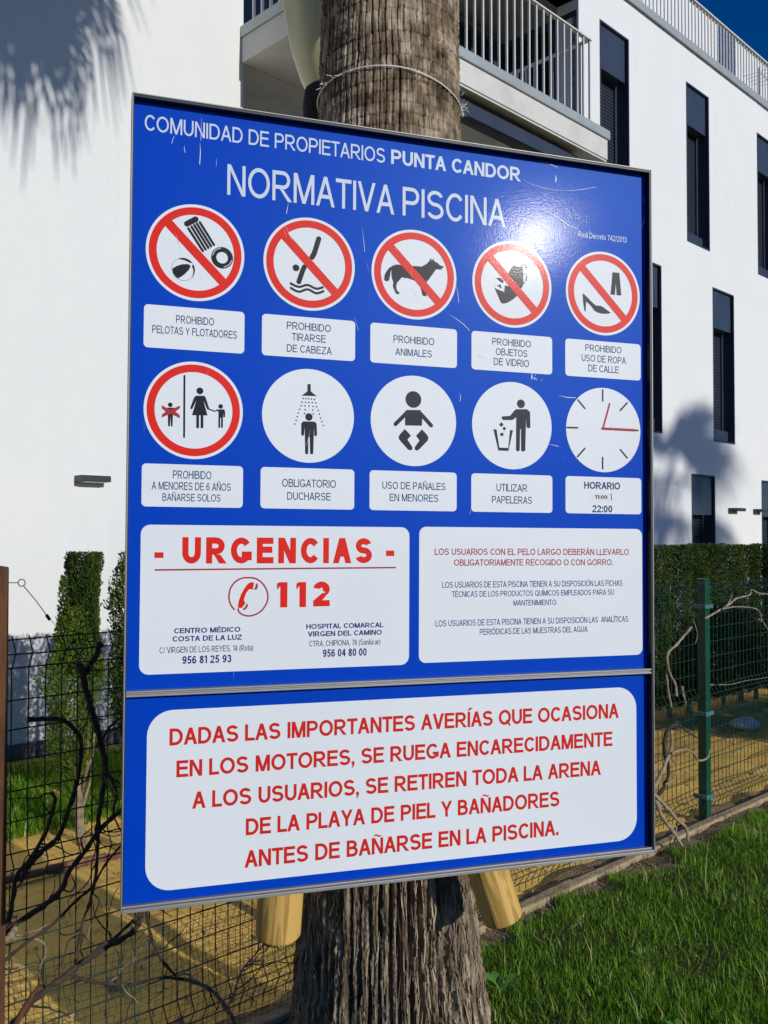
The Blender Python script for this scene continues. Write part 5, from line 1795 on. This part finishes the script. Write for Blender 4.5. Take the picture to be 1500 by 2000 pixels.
def cypress_trunk(seed, h=1.3):
    r = random.Random(seed)
    m = MB()
    m.tube(smooth_path([(0, 0, -0.02), (r.uniform(-.02, .02), 0, .4), (r.uniform(-.03, .03), 0, h)], 3), [0.026, 0.024, 0.022, 0.02, 0.018, 0.012, 0.006], 8)
    for k in range(5):
        a = r.uniform(0, 6.3)
        z0 = r.uniform(0.15, 0.5)
        m.tube([(0, 0, z0), (0.07 * math.cos(a), 0.07 * math.sin(a), z0 + .15), (0.1 * math.cos(a), 0.1 * math.sin(a), z0 + .4)], [0.010, 0.008, 0.003], 6)
    return m.mesh('trunk', M['vine_pale'], True)
TRK = [cypress_trunk(s) for s in (1, 2, 3)]
def hedge_loc(i):
    return HO + HD * (0.0 if i == 0 else 0.34 + 0.285 * (i - 1))
POST_I = min(range(2, 30), key=lambda i: abs(750 + 1800 * hedge_loc(i).x / hedge_loc(i).y - 1370))
ORD = ['', 'first', 'second', 'third', 'fourth', 'fifth', 'sixth', 'seventh', 'eighth', 'ninth', 'tenth', 'eleventh', 'twelfth', 'thirteenth', 'fourteenth']
for i in range(30):
    loc = HO + HD * (0.0 if i == 0 else 0.34 + 0.285 * (i - 1))
    if i == 0:
        lab = 'narrow clipped cypress standing alone at the left end of the row'
    elif i == 1:
        lab = 'clipped cypress beside the left edge of the sign, second in the row'
    else:
        px = 750 + 1800 * loc.x / loc.y
        k = i - POST_I
        if k == 0:
            lab = 'clipped dark green cypress directly behind the green fence post'
        elif px < 1280:
            lab = 'clipped cypress of the row standing hidden behind the sign'
        elif k < 0:
            lab = 'clipped dark green cypress, ' + ORD[-k] + ' to the left of the one behind the fence post'
        elif px < 1512:
            lab = 'clipped dark green cypress, ' + ORD[k] + ' to the right of the one behind the fence post'
        else:
            lab = 'clipped cypress of the row beyond the right edge of the photo'
    e = empty('cypress', lab, 'cypress', loc, HANG + random.uniform(-.15, .15), 'clipped cypresses in the hedge row')
    link(bpy.data.objects.new('trunk', TRK[i % 3]), e)
    if i == 0:
        # denser dark column above, broad bright growth below
        link(bpy.data.objects.new('foliage', spray_mesh('foliage', [(0.85, 0.080, 0.09), (1.0, 0.085, 0.09), (1.1, 0.072, 0.09), (1.3, 0.074, 0.09), (1.495, 0.082, 0.095)], 26000, 21, M['cypress'], 0.0135, shell=0.45)), e)
        o = link(bpy.data.objects.new('foliage', spray_mesh('foliage', [(0.35, 0.04, 0.06), (0.55, 0.12, 0.12), (0.68, 0.10, 0.12), (0.84, 0.17, 0.15), (0.95, 0.12, 0.13), (1.08, 0.075, 0.10), (1.22, 0.03, 0.05)], 11500, 22, M['cypress_bright'], 0.017, top_flat=False, shell=0.25)), e)
        o.location = (-0.06, -0.04, 0)
        o = link(bpy.data.objects.new('foliage', spray_mesh('foliage', [(0.9, 0.03, 0.03), (1.1, 0.028, 0.03), (1.36, 0.012, 0.012)], 700, 25, M['cypress'], 0.022, top_flat=False, shell=0.2)), e)
        o.location = (-0.105, -0.03, 0)
    elif i == 1:
        link(bpy.data.objects.new('foliage', spray_mesh('foliage', [(0.5, 0.12, 0.12), (0.8, 0.19, 0.16), (1.1, 0.15, 0.15), (1.2, 0.20, 0.16), (1.38, 0.16, 0.14), (1.495, 0.12, 0.12)], 22000, 23, M['cypress'], 0.018, shell=0.25)), e)
        o = link(bpy.data.objects.new('foliage', spray_mesh('foliage', [(0.5, 0.10, 0.12), (0.85, 0.16, 0.14), (1.22, 0.05, 0.06)], 9000, 24, M['cypress_bright'], 0.018, top_flat=False, shell=0.3)), e)
        o.location = (0.03, -0.10, 0)
    else:
        o = link(bpy.data.objects.new('foliage', fullm[i % 4]), e)
        o.rotation_euler = (0, 0, math.pi * (i % 2))
        s = random.uniform(0.94, 1.06)
        o.scale = (s, s, random.uniform(0.985, 1.006))

# bush added out of view towards the sun to shade the hedge foot
sh = empty('shade_shrub', 'added green bush, unseen to the right behind the fence, shading the hedge foot', 'shade_shrub', (5.3, 6.1, 0))
sm = spray_mesh('foliage', [(0.1, 0.5, 0.5), (0.5, 1.0, 0.8), (1.1, 1.1, 0.85), (1.6, 0.8, 0.6), (1.85, 0.3, 0.3)], 26000, 31, M['cypress'], 0.06, top_flat=False, shell=0.35)
link(bpy.data.objects.new('foliage', sm), sh)

# terracotta edging under the left plants
te = MB()
for i in range(9):
    te.box(-0.9 + i * 0.30, -0.605 + i * 0.30, -0.36, -0.335, 0, 0.030 + 0.005 * (i % 3))
o = te.build('garden_edging', M['terracotta'], None, bevel=0.005)
o.location = HO
o.rotation_euler = (0, 0, HANG)
tag(o, 'low reddish edging strip at the foot of the left cypresses', 'edging')

# white stone by the hedge foot
r_ = random.Random(4)
st = MB()
prof = [(0.001, 0.0), (0.13, 0.01), (0.17, 0.05), (0.15, 0.10), (0.07, 0.14), (0.001, 0.15)]
st.lathe(prof, 14)
st.v = [(x * 1.15 * (1 + r_.uniform(-.12, .12)), y * 0.7 * (1 + r_.uniform(-.12, .12)), z * (1 + r_.uniform(-.15, .15))) for x, y, z in st.v]
o = st.build('stone', M['stone'], None, bevel=0.01)
o.location = (2.93, 7.5, 0.01)
o.scale = (0.62, 0.62, 0.62)
tag(o, 'pale grey stone lying in the shade at the foot of the hedge', 'stone')

# ------------------------------------------------------------------ grass and litter
def blades(name, X, Y, Z, hmean, wmean, seed, material, lean=0.45, drytip=0.05, toneb=0.0):
    r = np.random.default_rng(seed)
    n = len(X)
    h = hmean * r.lognormal(0, 0.35, n)
    a = r.uniform(0, 2 * np.pi, n)
    d = np.stack([np.cos(a), np.sin(a), np.zeros(n)], -1)
    sd = np.stack([-np.sin(a + r.normal(0, .5, n)), np.cos(a + r.normal(0, .5, n)), np.zeros(n)], -1)
    base = np.stack([X, Y, Z], -1)
    ln = (lean * r.uniform(0.1, 1.3, n) * h)[:, None]
    up = np.array([0, 0, 1.0])
    hh = h[:, None]
    w_ = (wmean * r.uniform(0.6, 1.4, n))[:, None]
    p1 = base + up * hh * 0.5 + d * ln * 0.25
    p2 = base + up * hh * 0.92 + d * ln
    V = np.stack([base - sd * w_ * .5, base + sd * w_ * .5, p1 - sd * w_ * .45, p1 + sd * w_ * .45, p2], 1).reshape(-1, 3)
    i = np.arange(n)[:, None] * 5
    F = np.concatenate([i + np.array([0, 1, 3]), i + np.array([0, 3, 2]), i + np.array([2, 3, 4])], 0)
    tn = np.clip(0.15 + 0.45 * vnoise(X * 3, Y * 3, seed) + r.normal(0, .12, n) + toneb, 0, 0.7)
    tn = np.where(r.uniform(0, 1, n) < drytip, 1.0, tn)
    o = link(bpy.data.objects.new(name, np_mesh(name, V, F, material, tone=np.repeat(tn, 5))))
    return o
def fence_xy(U, Vv):
    return FP.x + FU.x * U + FV.x * Vv, FP.y + FU.y * U + FV.y * Vv
rg = np.random.default_rng(12)
def lawn_pts(n, u0, u1, v0, v1):
    U = rg.uniform(u0, u1, n)
    Vv = rg.uniform(v0, v1, n)
    edge = 0.16 + 0.12 * (vnoise(U * 2.3, U * 0, 9) - 0.5) + 0.20 * (vnoise(U * 8, Vv * 8, 10) - 0.5) + np.where(U < -2.7, 0.20, 0)
    keep = (Vv > edge) & (rg.uniform(0, 1, n) < 0.35 + 0.9 * vnoise(U * 6, Vv * 6, 33))
    X, Y = fence_xy(U[keep], Vv[keep])
    return X, Y
X, Y = lawn_pts(360000, -3.2, 2.2, 0.1, 2.9)
o = blades('grass', X, Y, np.full(len(X), 0.008), 0.034, 0.0026, 1, M['grass'])
o['kind'] = 'stuff'
X, Y = lawn_pts(60000, -5, 9, 0.1, 6)
o = blades('grass', X, Y, np.full(len(X), 0.008), 0.05, 0.0045, 2, M['grass'])
o['kind'] = 'stuff'
X, Y = lawn_pts(9000, -3.2, 2.2, 0.2, 2.9)
o = blades('grass', X, Y, np.full(len(X), 0.008), 0.075, 0.0032, 3, M['grass'], lean=0.8, drytip=0.12, toneb=0.2)
o['kind'] = 'stuff'
# grass between the left cypresses and the wall
n = 50000
U = rg.uniform(-1.5, 3.0, n)
Vv = rg.uniform(0.25, 1.7, n)
X = HO.x + HD.x * U - HD.y * Vv
Y = HO.y + HD.y * U + HD.x * Vv
kp = ((Y - F0.y) * 0.709 - (X - F0.x) * 0.705 < -0.06) & (vnoise(X * 3, Y * 3, 41) > 0.28)
o = blades('grass', X[kp], Y[kp], np.zeros(kp.sum()), 0.055, 0.006, 4, M['grass'], lean=0.8)
o['kind'] = 'stuff'
# dry stalks and leaf litter on the bare ground along the fence and under the hedge
n = 9000
U = rg.uniform(-3.9, 2.6, n)
Vv = np.where(rg.uniform(0, 1, n) < 0.6, rg.normal(0.28, 0.12, n), rg.uniform(-3, 0.2, n))
X, Y = fence_xy(U, Vv)
o = blades('dry_litter', X, Y, np.full(n, 0.012), 0.012, 0.005, 6, M['dry'], lean=4.5, drytip=0.2)
o['kind'] = 'stuff'
pb = MB()
pr = random.Random(9)
for i in range(900):
    u = pr.uniform(-4.5, 2.6)
    v = pr.uniform(-3.0, 0.25) if pr.random() < 0.7 else pr.gauss(0.17, 0.06)
    p = fpt(u, v)
    s_ = pr.uniform(0.004, 0.013) * (2 if pr.random() < .04 else 1)
    z = 0.004
    q = []
    for k in range(5):
        a = k * 1.2566 + pr.uniform(-.3, .3)
        q.append((p.x + s_ * math.cos(a) * pr.uniform(.7, 1.2), p.y + s_ * math.sin(a) * pr.uniform(.7, 1.2)))
    n0 = len(pb.v)
    pb.v += [(x, y, z - .01) for x, y in q] + [(p.x + (x - p.x) * .6, p.y + (y - p.y) * .6, z + s_ * .8) for x, y in q]
    for k in range(5):
        k2 = (k + 1) % 5
        pb.f.append((n0 + k, n0 + k2, n0 + 5 + k2, n0 + 5 + k))
    pb.f.append(tuple(n0 + 5 + k for k in range(5)))
o = pb.build('pebbles', M['kerb'])
o['kind'] = 'stuff'
def weed(loc, s, label, seed):
    r = random.Random(seed)
    e = empty('weed_plant', label, 'weed', loc, 0, 'broad-leaved weeds in the lawn')
    for i in range(7):
        a = i * 0.9 + r.uniform(-.2, .2)
        m = MB()
        L = s * r.uniform(0.8, 1.2)
        el = R(r.uniform(25, 60))
        pv = []
        for t, w_ in ((0, .05), (.4, .10), (.65, .34), (.85, .28), (1.0, .02)):
            c = Vector((math.cos(a) * math.cos(el) * L * t, math.sin(a) * math.cos(el) * L * t, math.sin(el) * L * t * (1.25 - .45 * t)))
            sd = Vector((-math.sin(a), math.cos(a), 0)) * L * w_ * 0.5
            pv.append((c - sd, c + sd))
        for (p, q), (p2, q2) in zip(pv, pv[1:]):
            m.poly([p, q, q2, p2])
        m.build('leaf', M['weed'], e)
weed((0.405, 3.18, 0.03), 0.085, 'small bright green broad-leaved weed right beside the trunk', 1)
weed((0.955, 3.42, 0.03), 0.06, 'single bright weed in the middle of the lawn', 2)
weed((0.93, 2.90, 0.03), 0.06, 'low weed near the bottom edge of the lawn', 3)
